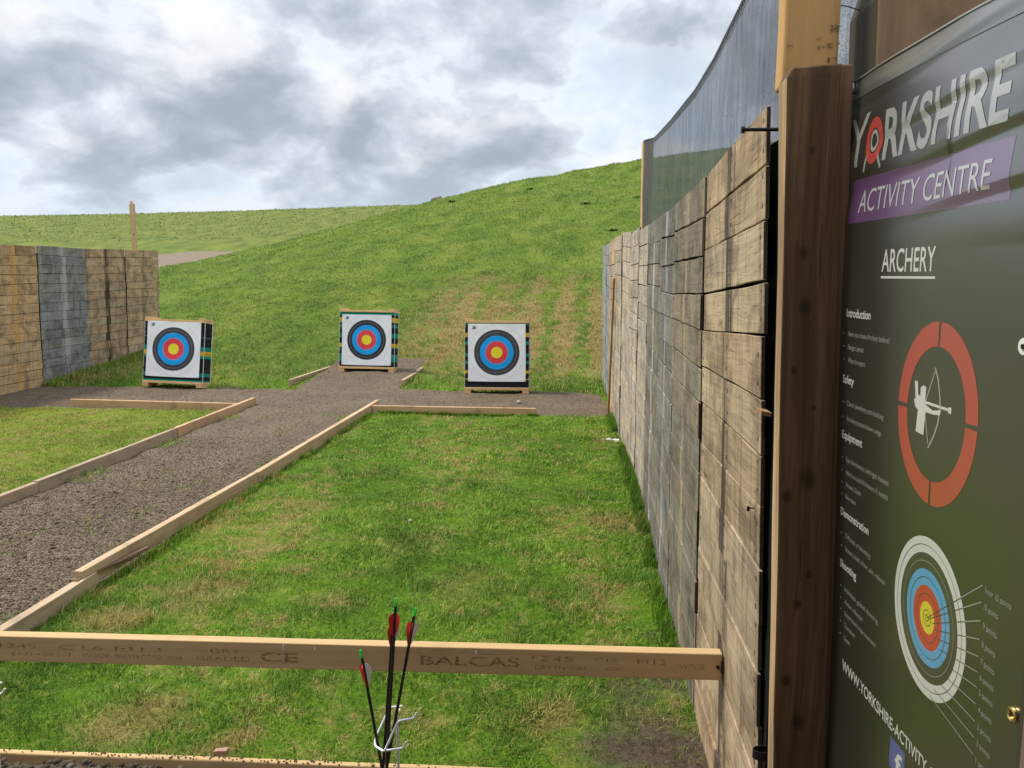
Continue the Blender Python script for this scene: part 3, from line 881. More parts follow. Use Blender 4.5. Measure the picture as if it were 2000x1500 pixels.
# ------------------------------------------------------------------ shelter posts beside the banner
mb = MB()
zs = np.linspace(-.1, 2.112, 12)
st = []
for z in zs:
    x0 = .472 - .0295 * z; x1 = .592 - .034 * z
    j = lambda: random.uniform(-.0015, .0015)
    st.append([(x0 + j(), 1.635, z), (x1 + j(), 1.635, z), (x1 + j(), 1.684, z), (x0 + j(), 1.684, z)])
st[-1] = [(st[-1][0][0] + .012, 1.637, 2.112), (st[-1][1][0], 1.637, 2.118), (st[-1][2][0], 1.698, 2.12), (st[-1][3][0] + .012, 1.698, 2.114)]
st.insert(-1, [(.472 - .0295 * 2.09 , 1.635, 2.092), (.592 - .034 * 2.09, 1.635, 2.1), (.592 - .034 * 2.09, 1.70, 2.1), (.472 - .0295 * 2.09, 1.70, 2.092)])
mb.sweep(st, 3.)
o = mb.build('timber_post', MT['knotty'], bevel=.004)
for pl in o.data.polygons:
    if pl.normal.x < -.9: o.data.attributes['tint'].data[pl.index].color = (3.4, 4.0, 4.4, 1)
tag(o, 'broad dark brown post with a pale left edge, ending the plank wall', 'post')
mb = MB()
mb.cur = (.92, .76, .50, 1)
st = []
for z in np.linspace(2.09, 3.2, 10):
    x0 = .4185; j = lambda: random.uniform(-.002, .002)
    st.append([(x0 + j(), 1.704, z), (x0 + .112 + j(), 1.704, z), (x0 + .112 + j(), 1.768, z), (x0 + j(), 1.768, z)])
mb.sweep(st, 21.)
o = mb.build('timber_post', MT['fresh'], bevel=.006)
tag(o, 'yellow upright timber standing above and behind the dark brown post', 'post', )
pst = o
fl = Flat()
for a_, b_, w_, h_ in [(.092, .165, .020, .014), (.062, .150, .014, .005), (.066, .132, .016, .008), (.086, .134, .012, .010), (.104, .138, .008, .008), (.090, .112, .018, .004), (.088, .104, .006, .010), (.098, .100, .012, .004), (.006, .138, .012, .005)]:
    fl = Flat(); fl.rect(a_, a_ + w_, b_, b_ + h_, 1, 1)
    fl.build('stamped_mark', [MT['ink']], pst, lambda s, z, l: (.4185 + s, 1.701, 2.03 + z), 0)
mb = MB()   # short rear board seen between post and banner
mb.board((.594, 1.672, -.1), (.526, 1.672, 2.118), (.034, 0, 0), (0, .05, 0))
o = mb.build('timber_board', MT['post'], bevel=.003)
tag(o, 'narrow dark board between the brown post and the banner edge', 'board')
mb = MB()   # heavy sleeper behind the banner
st = []
for z, i in ((-.1, 0), (1., 0), (2.24, 0), (2.285, .012), (2.302, .03)):
    x_ = .632 - .024 * z
    st.append([(x_ + i, 1.640 + i * .5, z), (x_ + .25, 1.640 + i * .5, z), (x_ + .25, 1.80 - i * .8, z), (x_ + i, 1.80 - i * .8, z)])
mb.cur = (1.3, 1.25, 1.1, 1)
mb.sweep(st, 5.)
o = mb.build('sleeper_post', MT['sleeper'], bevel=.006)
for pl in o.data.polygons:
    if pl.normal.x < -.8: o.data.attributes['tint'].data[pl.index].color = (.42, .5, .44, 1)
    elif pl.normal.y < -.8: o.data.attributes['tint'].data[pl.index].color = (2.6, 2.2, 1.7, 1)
tag(o, 'thick old sleeper post with rounded top behind the top of the banner', 'post')
mb = MB()
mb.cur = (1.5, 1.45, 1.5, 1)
mb.board((.665, .90, -.1), (.640, .90, 1.95), (.13, 0, 0), (0, .15, 0), 3)
o = mb.build('sleeper_post', MT['sleeper'], bevel=.006)
tag(o, 'dark post at the right edge beyond the banner, lit along its side', 'post')
# plank cladding behind the banner
cl = MB()
zz = 0.
k = 0
while zz < 2.1:
    cl.cur = (random.uniform(.8, 1.2),) * 3 + (1,)
    cl.board((.79, -1.2, zz + .07), (.79, 1.62, zz + .07), (0, 0, .138), (.022, 0, 0), 4, .002)
    zz += .145
o = cl.build('plank_cladding', MT['sleeper'])
tag(o, 'dark horizontal plank wall of the shelter behind the hanging banner', 'wall')
# shelter the photographer stands under
sh = empty('open_shelter', (-1.5, -1., 0))
tag(sh, 'open fronted timber shelter whose roof shades the front of the range', 'shelter')
mb = MB()
for i in range(18):
    xx = -4.6 + i * .41
    mb.cur = (random.uniform(.85, 1.15),) * 3 + (1,)
    mb.board((xx, -2.2, 2.62), (xx, 1.30, 2.42), (.405, 0, 0), (0, 0, .03))
mb.build('roof', MT['sleeper'], sh)
mb = MB()
for i in range(14):
    mb.board((-3.2, -2.1, .1 + i * .19), (2.6, -2.1, .1 + i * .19), (0, 0, .185), (0, .03, 0))
mb.build('back_wall', MT['sleeper'], sh)
mb = MB()  # unseen wall, added to darken the post, gravel and banner
for i in range(12):
    mb.board((-1.3, -2., .1 + i * .19), (-1.3, .75, .1 + i * .19), (0, 0, .185), (.03, 0, 0))
mb.build('shade_side_wall', MT['sleeper'], sh)
for xx in (-3.1,):
    mb = MB(); mb.board((xx, 1.2, -.1), (xx, 1.2, 2.40), (.1, 0, 0), (0, .1, 0)); mb.build('roof_post', MT['post'], sh)

# ------------------------------------------------------------------ safety net
def net_mat():
    m, g, b, o = mat('debris_netting')
    P = g.pos()
    s = g.n('ShaderNodeTexNoise', {'Vector': g.map(P, (1, 14, 1.6)), 'Scale': 2.2, 'Detail': 6., 'Roughness': .65, 'Distortion': .6}).outputs[0]
    s2 = g.noise(g.map(P, (1, 60, 60)), 1., 2)
    c = g.ramp(s, [(.35, (.022, .025, .03)), (.65, (.085, .094, .108))])
    setc(g, b, c, .6, .3)
    tr = g.n('ShaderNodeBsdfTransparent', {0: (.93, .95, 1., 1)})
    wv = g.n('ShaderNodeTexVoronoi', {'Vector': g.map(P, (1, 120, 150)), 'Scale': 1.}, feature='DISTANCE_TO_EDGE').outputs[0]
    wv2 = g.noise(g.map(P, (1, 22, 3.)), 1., 4, .6, .8)
    a = g.m('ADD', g.m('ADD', .66, g.m('ADD', g.m('MULTIPLY', g.smooth(wv, .22, .05), .16), g.m('MULTIPLY', g.m('SUBTRACT', wv2, .5), .5))), g.m('MULTIPLY', g.m('SUBTRACT', g.m('ADD', g.m('MULTIPLY', s, .7), g.m('MULTIPLY', s2, .3)), .5), .55), clamp=True)
    mx = g.n('ShaderNodeMixShader', {0: a, 1: tr.outputs[0], 2: b.outputs[0]})
    g.t.links.new(mx.outputs[0], o.inputs[0])
    return m
MT['net'] = net_mat()
NY = [1.70, 2.2, 2.74, 2.96, 3.67, 4.23, 5.3, 6.15, 6.75]
NZ = [2.90, 2.79, 2.735, 2.72, 2.665, 2.66, 2.715, 2.775, 2.825]
net = empty('safety_net', (.6, 4.2, 0))
tag(net, 'dark translucent netting sagging between tall posts above the plank wall', 'net')
yv = np.linspace(1.815, 6.78, 70); tv = np.linspace(0, 1, 34)
Yg, Tg = np.meshgrid(yv, tv)
top = np.interp(Yg, NY, NZ)
Zg = 1.75 + (top - 1.75) * Tg
Xg = .60 + .010 * np.sin(Yg * 9 + Zg * 2.0) * (1 - abs(2 * Tg - 1)) + fbm(Yg * 5, Zg * 1.5, 5, 3) * .035
Xg = .60 + (Xg - .60) * np.clip((1 - Tg) * 4, .05, 1)
Xg = np.where(Yg > 6.5, Xg - .055 * np.clip((Yg - 6.5) / .2, 0, 1), Xg)
i = np.arange(Yg.size).reshape(Yg.shape)
f = np.stack([i[:-1, :-1].ravel(), i[:-1, 1:].ravel(), i[1:, 1:].ravel(), i[1:, :-1].ravel()], 1)
o = raw_mesh('net_sheet', np.stack([Xg.ravel() - .6, Yg.ravel() - 4.2, Zg.ravel()], 1), f, MT['net']); o.parent = net
mb = MB()
pts = [(Xg[-1, k] - .6, yv[k] - 4.2, Zg[-1, k] + .002) for k in range(70)]
mb.tube(pts, .0075, 6)
mb.cur = (1, 1, 1, 1)
hem = mb.build('edge_cord', plain('net_cord', (.05, .055, .065), .7, .3, 0., .5, 90.), net, smooth=True)
mb = MB()
for k in range(2, 68):      # loops along the selvedge
    for q in range(3):
        s_ = k + q / 3
        y0 = np.interp(s_, range(70), yv); z0 = np.interp(y0, NY, NZ)
        mb.tube([(.006 + np.interp(y0, yv, Xg[-1]) - .6 - .008, y0 - 4.2, z0 - .035), (np.interp(y0, yv, Xg[-1]) - .6 - .008, y0 + .008 - 4.2, z0 - .005)], .002, 4)
mb.build('selvedge_stitching', plain('net_stitch', (.16, .17, .19), .7, .3), net)
mb = MB()
mb.cur = (1., .95, .82, 1)
mb.board((.592, 6.83, -.1), (.575, 6.83, 2.84), (.088, .02, 0), (-.01, .07, 0), 5, .002)
o = mb.build('timber_post', MT['fresh'], bevel=.005)
tag(o, 'yellow post holding the far end of the netting above the wall', 'post')

# ------------------------------------------------------------------ beam and edging boards
beam_root = empty('barrier_beam', (-.74, 2.28, .47))
tag(beam_root, 'long horizontal timber beam with stamped lettering across the foreground', 'beam')
mb = MB()
mb.cur = (.90, .87, .76, 1)
A0 = np.array([-3.3, 2.175, .4725]); A1 = np.array([.465, 2.312, .4710])
d_ = (A1 - A0) / np.linalg.norm(A1 - A0)
th = np.array([-d_[1], d_[0], 0]) * .038
off = np.array([-.74, 2.28, .47])
mb.board(A0 - off, A1 - off, (0, 0, .089), th, 14, .0008, u0=2.)
mb.build('beam', MT['fresh'], beam_root, bevel=.003)
nf = -th / .038
def beamfn(s, z, l):
    p = A0 + d_ * ((s - A0[0]) / d_[0]) + nf * (.019 + l) - off
    return (p[0], p[1], z + (A1[2] - A0[2]) * (s - A0[0]) / (A1[0] - A0[0]) + A0[2] - off[2])
fl = Flat()
fl.text('BALCAS', -.495, -.016, .031, -.175, bold=.012)
fl.text('CE', -1.02, -.020, .032, -.895, bold=.01)
fl.text('1245', -.135, .006, .017, -.005); fl.text('DRY EN14081', -.125, -.021, .013, .035)
fl.text('C16', .065, .006, .018, .135); fl.text('KD', .10, -.021, .013, .14)
fl.text('M13', .20, .004, .018, .29); fl.text('WPCS', .33, -.008, .018, .41)
fl.text('DRY', -1.185, .004, .016, -1.085); fl.text('GRADED', -1.235, -.022, .016, -1.055)
fl.text('1245', -1.90, .004, .017, -1.775); fl.text('C16 M13', -1.70, .004, .015, -1.35)
fl.text('EN14081-1', -1.86, -.022, .013, -1.66); fl.text('WOOD PROTECTED 0558', -1.62, -.022, .014, -1.28)
fl.build('stamped_lettering', [MT['ink']], beam_root, beamfn, .0012)
mb = MB()   # white paint runs and bracket screw at the wall end
for s_, z0, z1 in ((-.943, .043, .018), (-.84, .035, .022), (-.315, .038, .022)):
    mb.face([beamfn(s_ - .003, z0, .002), beamfn(s_ + .004, z0, .002), beamfn(s_ + .002, z1, .002), beamfn(s_ - .001, z1, .002)])
mb.build('paint_runs', MT['litter'], beam_root)
mb = MB()
c_ = np.array(beamfn(.452, .002, .001)); mb.disc(c_, nf, .006, .004, 8); mb.board(c_ + np.array([.011, .01, -.02]), c_ + np.array([.011, .01, .02]), (.003, 0, 0), (0, .03, 0))
mb.build('bracket', MT['iron'], beam_root)

def edging(name, p0, p1, top, w, h, label, m='edge', tint=(1, 1, 1), top2=None, group='timber edging boards around the lawns', n=6):
    c = np.array([(p0[0] + p1[0]) / 2, (p0[1] + p1[1]) / 2, 0])
    mb = MB(); mb.cur = tuple(tint) + (1,)
    t2 = top if top2 is None else top2
    d = np.array([p1[0] - p0[0], p1[1] - p0[1], 0.]); d /= np.linalg.norm(d)
    nrm = np.array([-d[1], d[0], 0])
    mb.board(np.array([p0[0], p0[1], top - h / 2]) - c, np.array([p1[0], p1[1], t2 - h / 2]) - c, (0, 0, h), nrm * w, n, .0022)
    o = mb.build(name, MT[m], None, bevel=.005)
    o.location = c
    tag(o, label, 'edging board', group)
    return o
eb = 'edging_board'
edging(eb, (-2.64, 2.30), (-2.64, 3.76), .085, .05, .12, 'pale edging board in the left foreground, nearest end of the gravel walkway right side')
edging(eb, (-2.655, 3.66), (-2.638, 5.86), .128, .05, .10, 'split edging board with a raised near end on the walkway right side', top2=.092, tint=(1.05, 1., .95))
edging(eb, (-2.632, 5.87), (-2.575, 9.50), .092, .05, .12, 'longest edging board on the walkway right side, reaching the right cross board', tint=(1.05, 1.0, .93), top2=.10)
edging(eb, (-4.25, 2.6), (-4.25, 5.45), .085, .05, .12, 'edging board leaving the left picture edge on the walkway left side', 'edge', (.85, .85, .85))
edging(eb, (-4.25, 5.46), (-4.252, 7.55), .09, .045, .12, 'grey weathered edging board in the middle of the walkway left side', 'edge', (.80, .83, .86))
edging(eb, (-4.25, 7.56), (-4.265, 9.57), .095, .05, .12, 'tan edging board at the far end of the walkway left side', 'edge', (1.05, .93, .8))
edging(eb, (-6.62, 9.27), (-4.31, 9.14), .088, .045, .12, 'cross edging board in front of the left target', 'edge', (1.0, .86, .74))
edging(eb, (-2.54, 9.13), (-.50, 9.10), .088, .045, .12, 'cross edging board in front of the right target', 'edge', (1.08, .95, .82))
edging(eb, (-4.40, 11.18), (-4.19, 12.9), .11, .05, .16, 'short edging board to the left of the middle target', 'edge', (.85, .84, .84), top2=.16)
edging(eb, (-2.66, 11.25), (-2.65, 12.15), .115, .06, .16, 'nearer stub of the broken edging to the right of the middle target', 'edge', (.95, .88, .8))
edging(eb, (-2.62, 12.12), (-2.63, 13.1), .15, .05, .16, 'farther stub of the broken edging to the right of the middle target', 'edge', (.95, .9, .85))
fb = edging('front_board', (-4.0, 2.17), (.46, 2.292), .090, .022, .14, 'low front board with soil crumbs on its bright top edge', 'fresh', (1.05, 1., .85), n=14)
n_ = 260
x = rng.uniform(-2.2, .4, n_) ** 1; x = np.where(rng.random(n_) < .7, rng.uniform(-1.75, .2, n_), x)
y = 2.292 + (x - .46) * (.122 / 4.46) + rng.uniform(-.010, .010, n_)
r = rng.uniform(.0015, .0045, n_)
stones('soil_crumbs', np.stack([x, y, np.full(n_, .0905) + r * .4], 1), r, 'dark soil crumbs scattered on the top edge of the front board')

# splinter / flap under the raised board end
mb = MB(); mb.cur = (.35, .3, .25, 1)
mb.board((-2.66, 3.62, .088), (-2.60, 4.2, .06), (0, 0, .012), (.05, 0, 0), 4, .004)
o = mb.build('wood_splinter', MT['edge']); tag(o, 'dark split strip of wood under the raised edging end', 'wood splinter')

# little loose things
def rock(name, loc, sz, m, label, cat, seed=0):
    rr = random.Random(seed)
    bm = bmesh.new(); bmesh.ops.create_icosphere(bm, subdivisions=2, radius=1)
    for v in bm.verts:
        v.co = Vector((v.co.x * sz[0], v.co.y * sz[1], v.co.z * sz[2])) * rr.uniform(.85, 1.12)
    me = bpy.data.meshes.new(name); bm.to_mesh(me); bm.free(); me.materials.append(m)
    o = bpy.data.objects.new(name, me); o.location = loc; o.rotation_euler = (0, 0, rr.uniform(0, 3)); col.objects.link(o)
    tag(o, label, cat); return o
mb = MB(); mb.board((-.022, 0, .012), (.024, .004, .014), (0, .022, 0), (0, 0, .024), 3, .002)
o = mb.build('brick_fragment', MT['brick'], bevel=.003); o.location = (-1.21, 2.31, .055); tag(o, 'pink brick fragment lying behind the front board', 'brick fragment')
rock('pale_pebble', (-.775, 9.87, .03), (.035, .03, .024), MT['pale_stone'], 'pale pebble on the gravel in front of the right target', 'pebble', 1)
rock('pale_pebble', (-1.14, 4.96, .02), (.016, .013, .01), MT['pale_stone'], 'small brown pebble lying alone on the middle lawn', 'pebble', 2)
rock('pale_pebble', (-3.75, 3.95, .02), (.02, .017, .012), MT['pale_stone'], 'pale pebble on the near gravel of the walkway', 'pebble', 3)
mb = MB()
for q in range(7):
    p = np.array([random.uniform(-.05, .05), random.uniform(-.03, .03), random.uniform(.008, .025)])
    mb.board(p, p + np.array([random.uniform(.02, .06), random.uniform(-.03, .03), random.uniform(-.01, .012)]), (0, .025, random.uniform(-.015, .015)), (0, .001, .002), 2, .004)
o = mb.build('litter_scrap', MT['litter']); o.location = (.345, 7.67, .01); tag(o, 'crumpled white litter on the grass at the foot of the wall', 'litter')
mb = MB(); mb.board((-7.75, 40.1, 5.60), (-7.2, 40.0, 5.72), (0, .2, .1), (0, 0, .05))
o = mb.build('fallen_plank', MT['sleeper']); tag(o, 'dark plank lying on the skyline of the green bank', 'plank')

# ------------------------------------------------------------------ weeds on the bank
def weed(loc, size, label, seed):
    rr = random.Random(seed)
    mb = MB()
    for k in range(46):
        a = rr.uniform(0, 6.28); L = size * rr.uniform(.3, .7); up = rr.uniform(.1, .5)
        b0 = np.array([rr.uniform(-.3, .3) * size, rr.uniform(-.25, .25) * size, 0.])
        d = np.array([math.cos(a), math.sin(a), up]); d /= np.linalg.norm(d)
        sd = np.array([-math.sin(a), math.cos(a), 0]) * L * .16
        m1 = b0 + d * L * .55; t1 = b0 + d * L * .95 + np.array([0, 0, -.12 * L])
        mb.face([b0 - sd * .2, b0 + sd * .2, m1 + sd, m1 - sd]); mb.face([m1 - sd, m1 + sd, t1])
    o = mb.build('weed_clump', MT['weed'])
    o.location = (loc[0], loc[1], float(ground_z(loc[0], loc[1])) - .02)
    tag(o, label, 'weed', 'dark weed clumps on the green bank')
for loc, sz, lb, sd in [((-5.83, 35.4), .55, 'widest dark weed clump high on the bank near the skyline', 1), ((-2.25, 34.9), .35, 'small dark weed clump just under the skyline of the bank', 2),
                        ((.18, 29.7), .36, 'dark weed clump high on the bank left of the netting post', 3), ((1.03, 25.), .38, 'dark weed clump on the bank close to the wall and netting post', 4),
                        ((2.2, 29.9), .3, 'dark weed clump half hidden beside the netting post', 6)]:
    weed(loc, sz, lb, sd)

# ------------------------------------------------------------------ archery targets
def paper_mat(name, ring_grey, wear, holes, seed):
    m, g, b, o = mat(name)
    P = g.obj()
    s = g.sep(P)
    flat = g.n('ShaderNodeCombineXYZ', {0: s[0], 1: s[2]}).outputs[0]
    r_ = g.n('ShaderNodeVectorMath', {0: flat}, operation='LENGTH').outputs['Value']
    W = (.90, .905, .915); K = (.030 * ring_grey, .030 * ring_grey, .033 * ring_grey); B = (.006, .37, .86); Rd = (.80, .060, .072); Y = (.92, .78, .03); pk = (.55, .35, .55)  # K: black of the rings, lifted towards grey per target
    ln = (.30, .28, .27)
    st = [(0., Y), (.080, pk), (.0815, Rd), (.160, pk), (.163, B), (.240, (.02, .12, .3)), (.243, K), (.283, ln), (.2855, K), (.325, W), (.398, (.66, .67, .69)), (.400, W)]
    c = g.ramp(r_, st, 'CONSTANT')
    n = g.noise(flat, 9., 5, .6)
    sc = g.smooth(g.noise(flat, 60., 5, .75), .60, .72)
    c = g.mix(g.m('MULTIPLY', sc, wear), c, (.45, .45, .46, 1))
    vo = g.n('ShaderNodeTexVoronoi', {'Vector': g.vm('ADD', flat, (seed * 1.7, .3, 0)), 'Scale': 46.})
    rare = g.m('GREATER_THAN', g.sep(vo.outputs['Color'])[0], g.m('ADD', 1 - holes, g.m('MULTIPLY', g.smooth(r_, .02, .3), holes * .8)))
    hl = g.m('MULTIPLY', g.smooth(vo.outputs['Distance'], .30, .2), rare)
    c = g.mix(g.m('MULTIPLY', hl, .85), c, (.10, .075, .05, 1))
    setc(g, b, c, .55, .3, 0., n, .25, .01)
    return m
FM = [MT['foam_k'], MT['foam_g'], MT['foam_y'], MT['foam_b'], MT['foam_l']]
IX = dict(k=0, g=1, y=2, b=3, l=4)
def target(loc, lean, roll, yaw, label, layers, pz0, pz1, pm, seed, W=.925, D=.27, H=1.04, seedmark=0, frame_fwd=0.):
    rr = random.Random(seed)
    root = empty('archery_target', loc, (-lean, roll, yaw))
    tag(root, label, 'archery target', 'archery targets at the end of the range')
    hw = W / 2
    mb = MB(); mb.cur = (1, 1, 1, 1)
    mb.board((-hw, .0 + D / 2, .068), (hw, D / 2, .068), (0, D + .02, 0), (0, 0, .036), 4, .001)
    mb.build('base_board', MT['target_wood'], root, bevel=.003)
    for sx in (-1, 1):
        mb = MB(); mb.cur = (.95, .9, .85, 1)
        mb.board((sx * (hw - .045), -.008, .024), (sx * (hw - .045), D + .01, .024), (.09, 0, 0), (0, 0, .05))
        mb.build('foot', MT['target_wood'], root, bevel=.003)
    # foam slices stacked and squeezed between the boards
    z0, z1 = .088, H - .062
    mb = MB()
    tot = sum(h for _, h in layers); z = z0
    for c_, h_ in layers[::-1]:
        hh = h_ / tot * (z1 - z0)
        k = max(1, round(hh / .035))
        for q in range(k):
            mb.m = IX[c_]
            dx = rr.uniform(-.006, .004); dy = rr.uniform(-.004, .004)
            za = z + hh * q / k; zb = z + hh * (q + 1) / k - .0012
            mb.board((-hw + .004 + dx, D / 2 + dy, (za + zb) / 2), (hw - .004 + dx, D / 2 + dy, (za + zb) / 2), (0, D - .012, 0), (0, 0, zb - za))
        z += hh
    mb.build('foam_block', FM, root)
    mb = MB(); mb.cur = (1.05, 1.02, .95, 1)
    mb.board((-hw, D / 2, H - .044), (hw, D / 2, H - .044), (0, D + .02, 0), (0, 0, .032), 4, .001)
    mb.build('top_board', MT['target_wood'], root, bevel=.003)
    for sx in (-1, 1):
        mb = MB()
        mb.board((sx * (hw - .048), -.006, H - .012), (sx * (hw - .048), D + .01, H - .012), (.095, 0, 0), (0, 0, .030))
        mb.build('top_block', MT['target_wood'], root, bevel=.003)
    for sx in (-1, 1):
        for yy in (.012, D - .012):
            mb = MB()
            mb.board((sx * (hw + .003), yy, .07), (sx * (hw + .003), yy, H - .04), (0, .014, 0), (.003, 0, 0))
            mb.build('strap', MT['strap'], root)
    # paper face pinned to the front
    n = 26
    pw = .415; zc = (pz0 + pz1) / 2; ph = (pz1 - pz0) / 2
    v = []; f = []
    for j in range(n + 1):
        for i in range(n + 1):
            x = -pw + 2 * pw * i / n; zq = -ph + 2 * ph * j / n
            e = 1 - max(abs(x) / pw, abs(zq) / ph) ** 4
            d = -.010 + float(fbm(np.array(x * 5 + seed * 3), np.array(zq * 5), seed, 3)) * .016 * (.3 + e)
            v.append((x + .002 * math.sin(zq * 7 + seed), min(d, -.006), zq - .006 * math.cos(x * 3) * (j == 0)))
    for j in range(n):
        for i in range(n):
            a = j * (n + 1) + i; f.append((a, a + 1, a + n + 2, a + n + 1))
    me = bpy.data.meshes.new('paper_face'); me.from_pydata(v, [], f); me.materials.append(pm)
    me.polygons.foreach_set('use_smooth', [True] * len(me.polygons))
    po = bpy.data.objects.new('paper_face', me); col.objects.link(po); po.parent = root; po.location = (0, 0, zc)
    fl = Flat()   # small printed mark in the upper left corner
    mk = [(0, 0, .012, .014), (.012, .0, .044, .008), (.012, .020, .042, .010), (0, .034, .05, .006), (.02, .008, .012, .014)]
    for (a, b_, w_, h_) in mk:
        fl.rect(-.355 + a, -.355 + a + w_, ph - .075 + b_, ph - .075 + b_ + h_, 1, 1)
    fl.build('printed_mark', [MT['foam_k']], po, lambda s, z, l: (s, -.0165, z), 0)
    for sx in (-1, 1):
        for zq in (ph - .02, -ph + .02):
            mb = MB(); mb.disc((sx * (pw - .02), -.012, zq), (0, -1, 0), .006, .004, 8)
            mb.build('pin', MT['steel'], po)
    return root
target((-6.085, 10.80, .03), R(8.5), R(2.0), R(1.0), 'left archery target with grey outer rings, leaning back beside the plank wall',
       [('k', .25), ('b', .015), ('k', .15), ('g', .08), ('y', .08), ('g', .045), ('k', .26), ('g', .06), ('k', .06), ('g', .03)], .155, .985, paper_mat('target_paper_grey', 1.9, .35, .12, 1), 1)
target((-3.47, 12.12, .118), R(6.5), R(.6), R(-1.), 'middle archery target, farthest back, with a hole-peppered yellow centre and wrinkled paper',
       [('g', .045), ('k', .05), ('y', .06), ('l', .03), ('k', .035), ('b', .03), ('g', .03), ('k', .10), ('g', .09), ('k', .10), ('y', .07), ('g', .02), ('k', .11), ('b', .04), ('g', .02), ('g', .08), ('k', .09)], .115, .94, paper_mat('target_paper_black', 1.0, .12, .55, 2), 2)
target((-1.160, 10.72, .01), R(6), R(-.2), R(.3), 'right archery target standing in front of the straw-coloured bank, black band under its paper',
       [('g', .03), ('k', .12), ('y', .065), ('k', .07), ('g', .05), ('k', .14), ('g', .05), ('k', .07), ('g', .045), ('k', .10), ('y', .05), ('k', .08), ('y', .02), ('k', .12)], .175, 1.0, paper_mat('target_paper_dark', 1.7, .3, .12, 3), 3, H=1.07)

# ------------------------------------------------------------------ arrows in a wire holder
def arrow(nock, foot, rot, label):
    nock = np.array(nock); foot = np.array(foot)
    ax = nock - foot; L = np.linalg.norm(ax); ax /= L
    root = empty('arrow', tuple(foot))
    q = Vector((0, 0, 1)).rotation_difference(Vector(ax))
    root.rotation_mode = 'QUATERNION'; root.rotation_quaternion = q @ Euler((0, 0, rot)).to_quaternion()
    tag(root, label, 'arrow', 'arrows standing in the wire holder')
    mb = MB(); mb.tube([(0, 0, .012), (0, 0, L - .02)], .0046, 12)
    mb.build('shaft', MT['shaft'], root, smooth=True)
    mb = MB(); mb.tube([(0, 0, -.012), (0, 0, .0), (0, 0, .012)], [.0012, .0045, .0046], 10); mb.build('point', MT['steel'], root, smooth=True)
    mb = MB()
    mb.tube([(0, 0, L - .021), (0, 0, L - .008)], [.0046, .0040], 10)
    for sx in (-1, 1): mb.board((sx * .0028, 0, L - .010), (sx * .0026, 0, L + .004), (.0022, 0, 0), (0, .006, 0))
    mb.build('nock', MT['nock'], root)
    for k in range(3):
        a = k * 2 * math.pi / 3
        prof = [(0, .0), (.006, .0105), (.014, .0150), (.024, .0155), (.046, .0105), (.064, .0042), (.074, 0.)]
        mb = MB()
        ca, sa = math.cos(a), math.sin(a)
        tq = .0006
        def pt(z, r_, sgn): return (ca * (.0044 + r_) - sa * tq * sgn, sa * (.0044 + r_) + ca * tq * sgn, L - .040 - z)
        for i in range(len(prof) - 1):
            (za, ra), (zb, rb) = prof[i], prof[i + 1]
            for sg in (1, -1):
                qd = [pt(za, 0, sg), pt(zb, 0, sg), pt(zb, rb, sg), pt(za, ra, sg)]
                mb.face(qd if sg > 0 else qd[::-1])
            mb.face([pt(za, ra, 1), pt(zb, rb, 1), pt(zb, rb, -1), pt(za, ra, -1)])
        v_ = mb.build('vane', MT['vane_w'] if k == 2 else MT['vane_r'], root)
    return root
arrow((-.517, 2.05, .768), (-.572, 2.05, .055), R(210), 'tallest black arrow with red vanes in the middle of the bundle')
arrow((-.530, 2.072, .725), (-.588, 2.068, .055), R(115), 'black arrow hidden behind the tallest one, white vane showing lower')
arrow((-.463, 2.06, .735), (-.590, 2.04, .055), R(155), 'black arrow leaning right with red and white vanes')
arrow((-.625, 2.045, .605), (-.548, 2.055, .055), R(148), 'lowest black arrow leaning left, apart from the bundle')
hold = empty('arrow_holder', (-.55, 2.06, 0))
tag(hold, 'bent white wire arrow holder gripping the black arrows', 'arrow holder', 'wire arrow holders by the front board')
def bez(pts, n=6):
    """polyline with rounded corners"""
    out = [np.array(pts[0], float)]
    for i in range(1, len(pts) - 1):
        a, b_, c = (np.array(p, float) for p in pts[i - 1:i + 2])
        l = min(.010, np.linalg.norm(b_ - a) * .4, np.linalg.norm(c - b_) * .4)
        p0 = b_ + (a - b_) / np.linalg.norm(a - b_) * l; p2 = b_ + (c - b_) / np.linalg.norm(c - b_) * l
        for t in np.linspace(0, 1, n): out.append((1 - t) ** 2 * p0 + 2 * t * (1 - t) * b_ + t * t * p2)
    out.append(np.array(pts[-1], float))
    return out
hx, hy = .55, -2.06
mb = MB()
w1 = [(-.4645, 2.055, .413), (-.472, 2.05, .398), (-.515, 2.035, .397), (-.556, 2.020, .305), (-.590, 2.04, .310), (-.592, 2.06, .322), (-.560, 2.11, .392), (-.520, 2.11, .398)]
mb.tube(bez([(p[0] + hx, p[1] + hy, p[2]) for p in w1]), .0034, 8)
w2 = [(-.492, 2.03, .335), (-.500, 2.03, .314), (-.556, 2.025, .305)]
mb.tube(bez([(p[0] + hx, p[1] + hy, p[2]) for p in w2]), .0034, 8)
mb.build('wire_hook', MT['zinc'], hold, smooth=True)
mb = MB(); mb.tube([(-.528 + hx, 2.075 + hy, -.1), (-.528 + hx, 2.075 + hy, .40), (-.524 + hx, 2.09 + hy, .398)], .004, 8)
mb.build('stake', MT['zinc'], hold, smooth=True)
h2 = copy_tree(hold)
h2.location = (-1.85, 2.06, .012)
tag(h2, 'hook tip of a second wire holder poking in at the left edge', 'arrow holder', 'wire arrow holders by the front board')

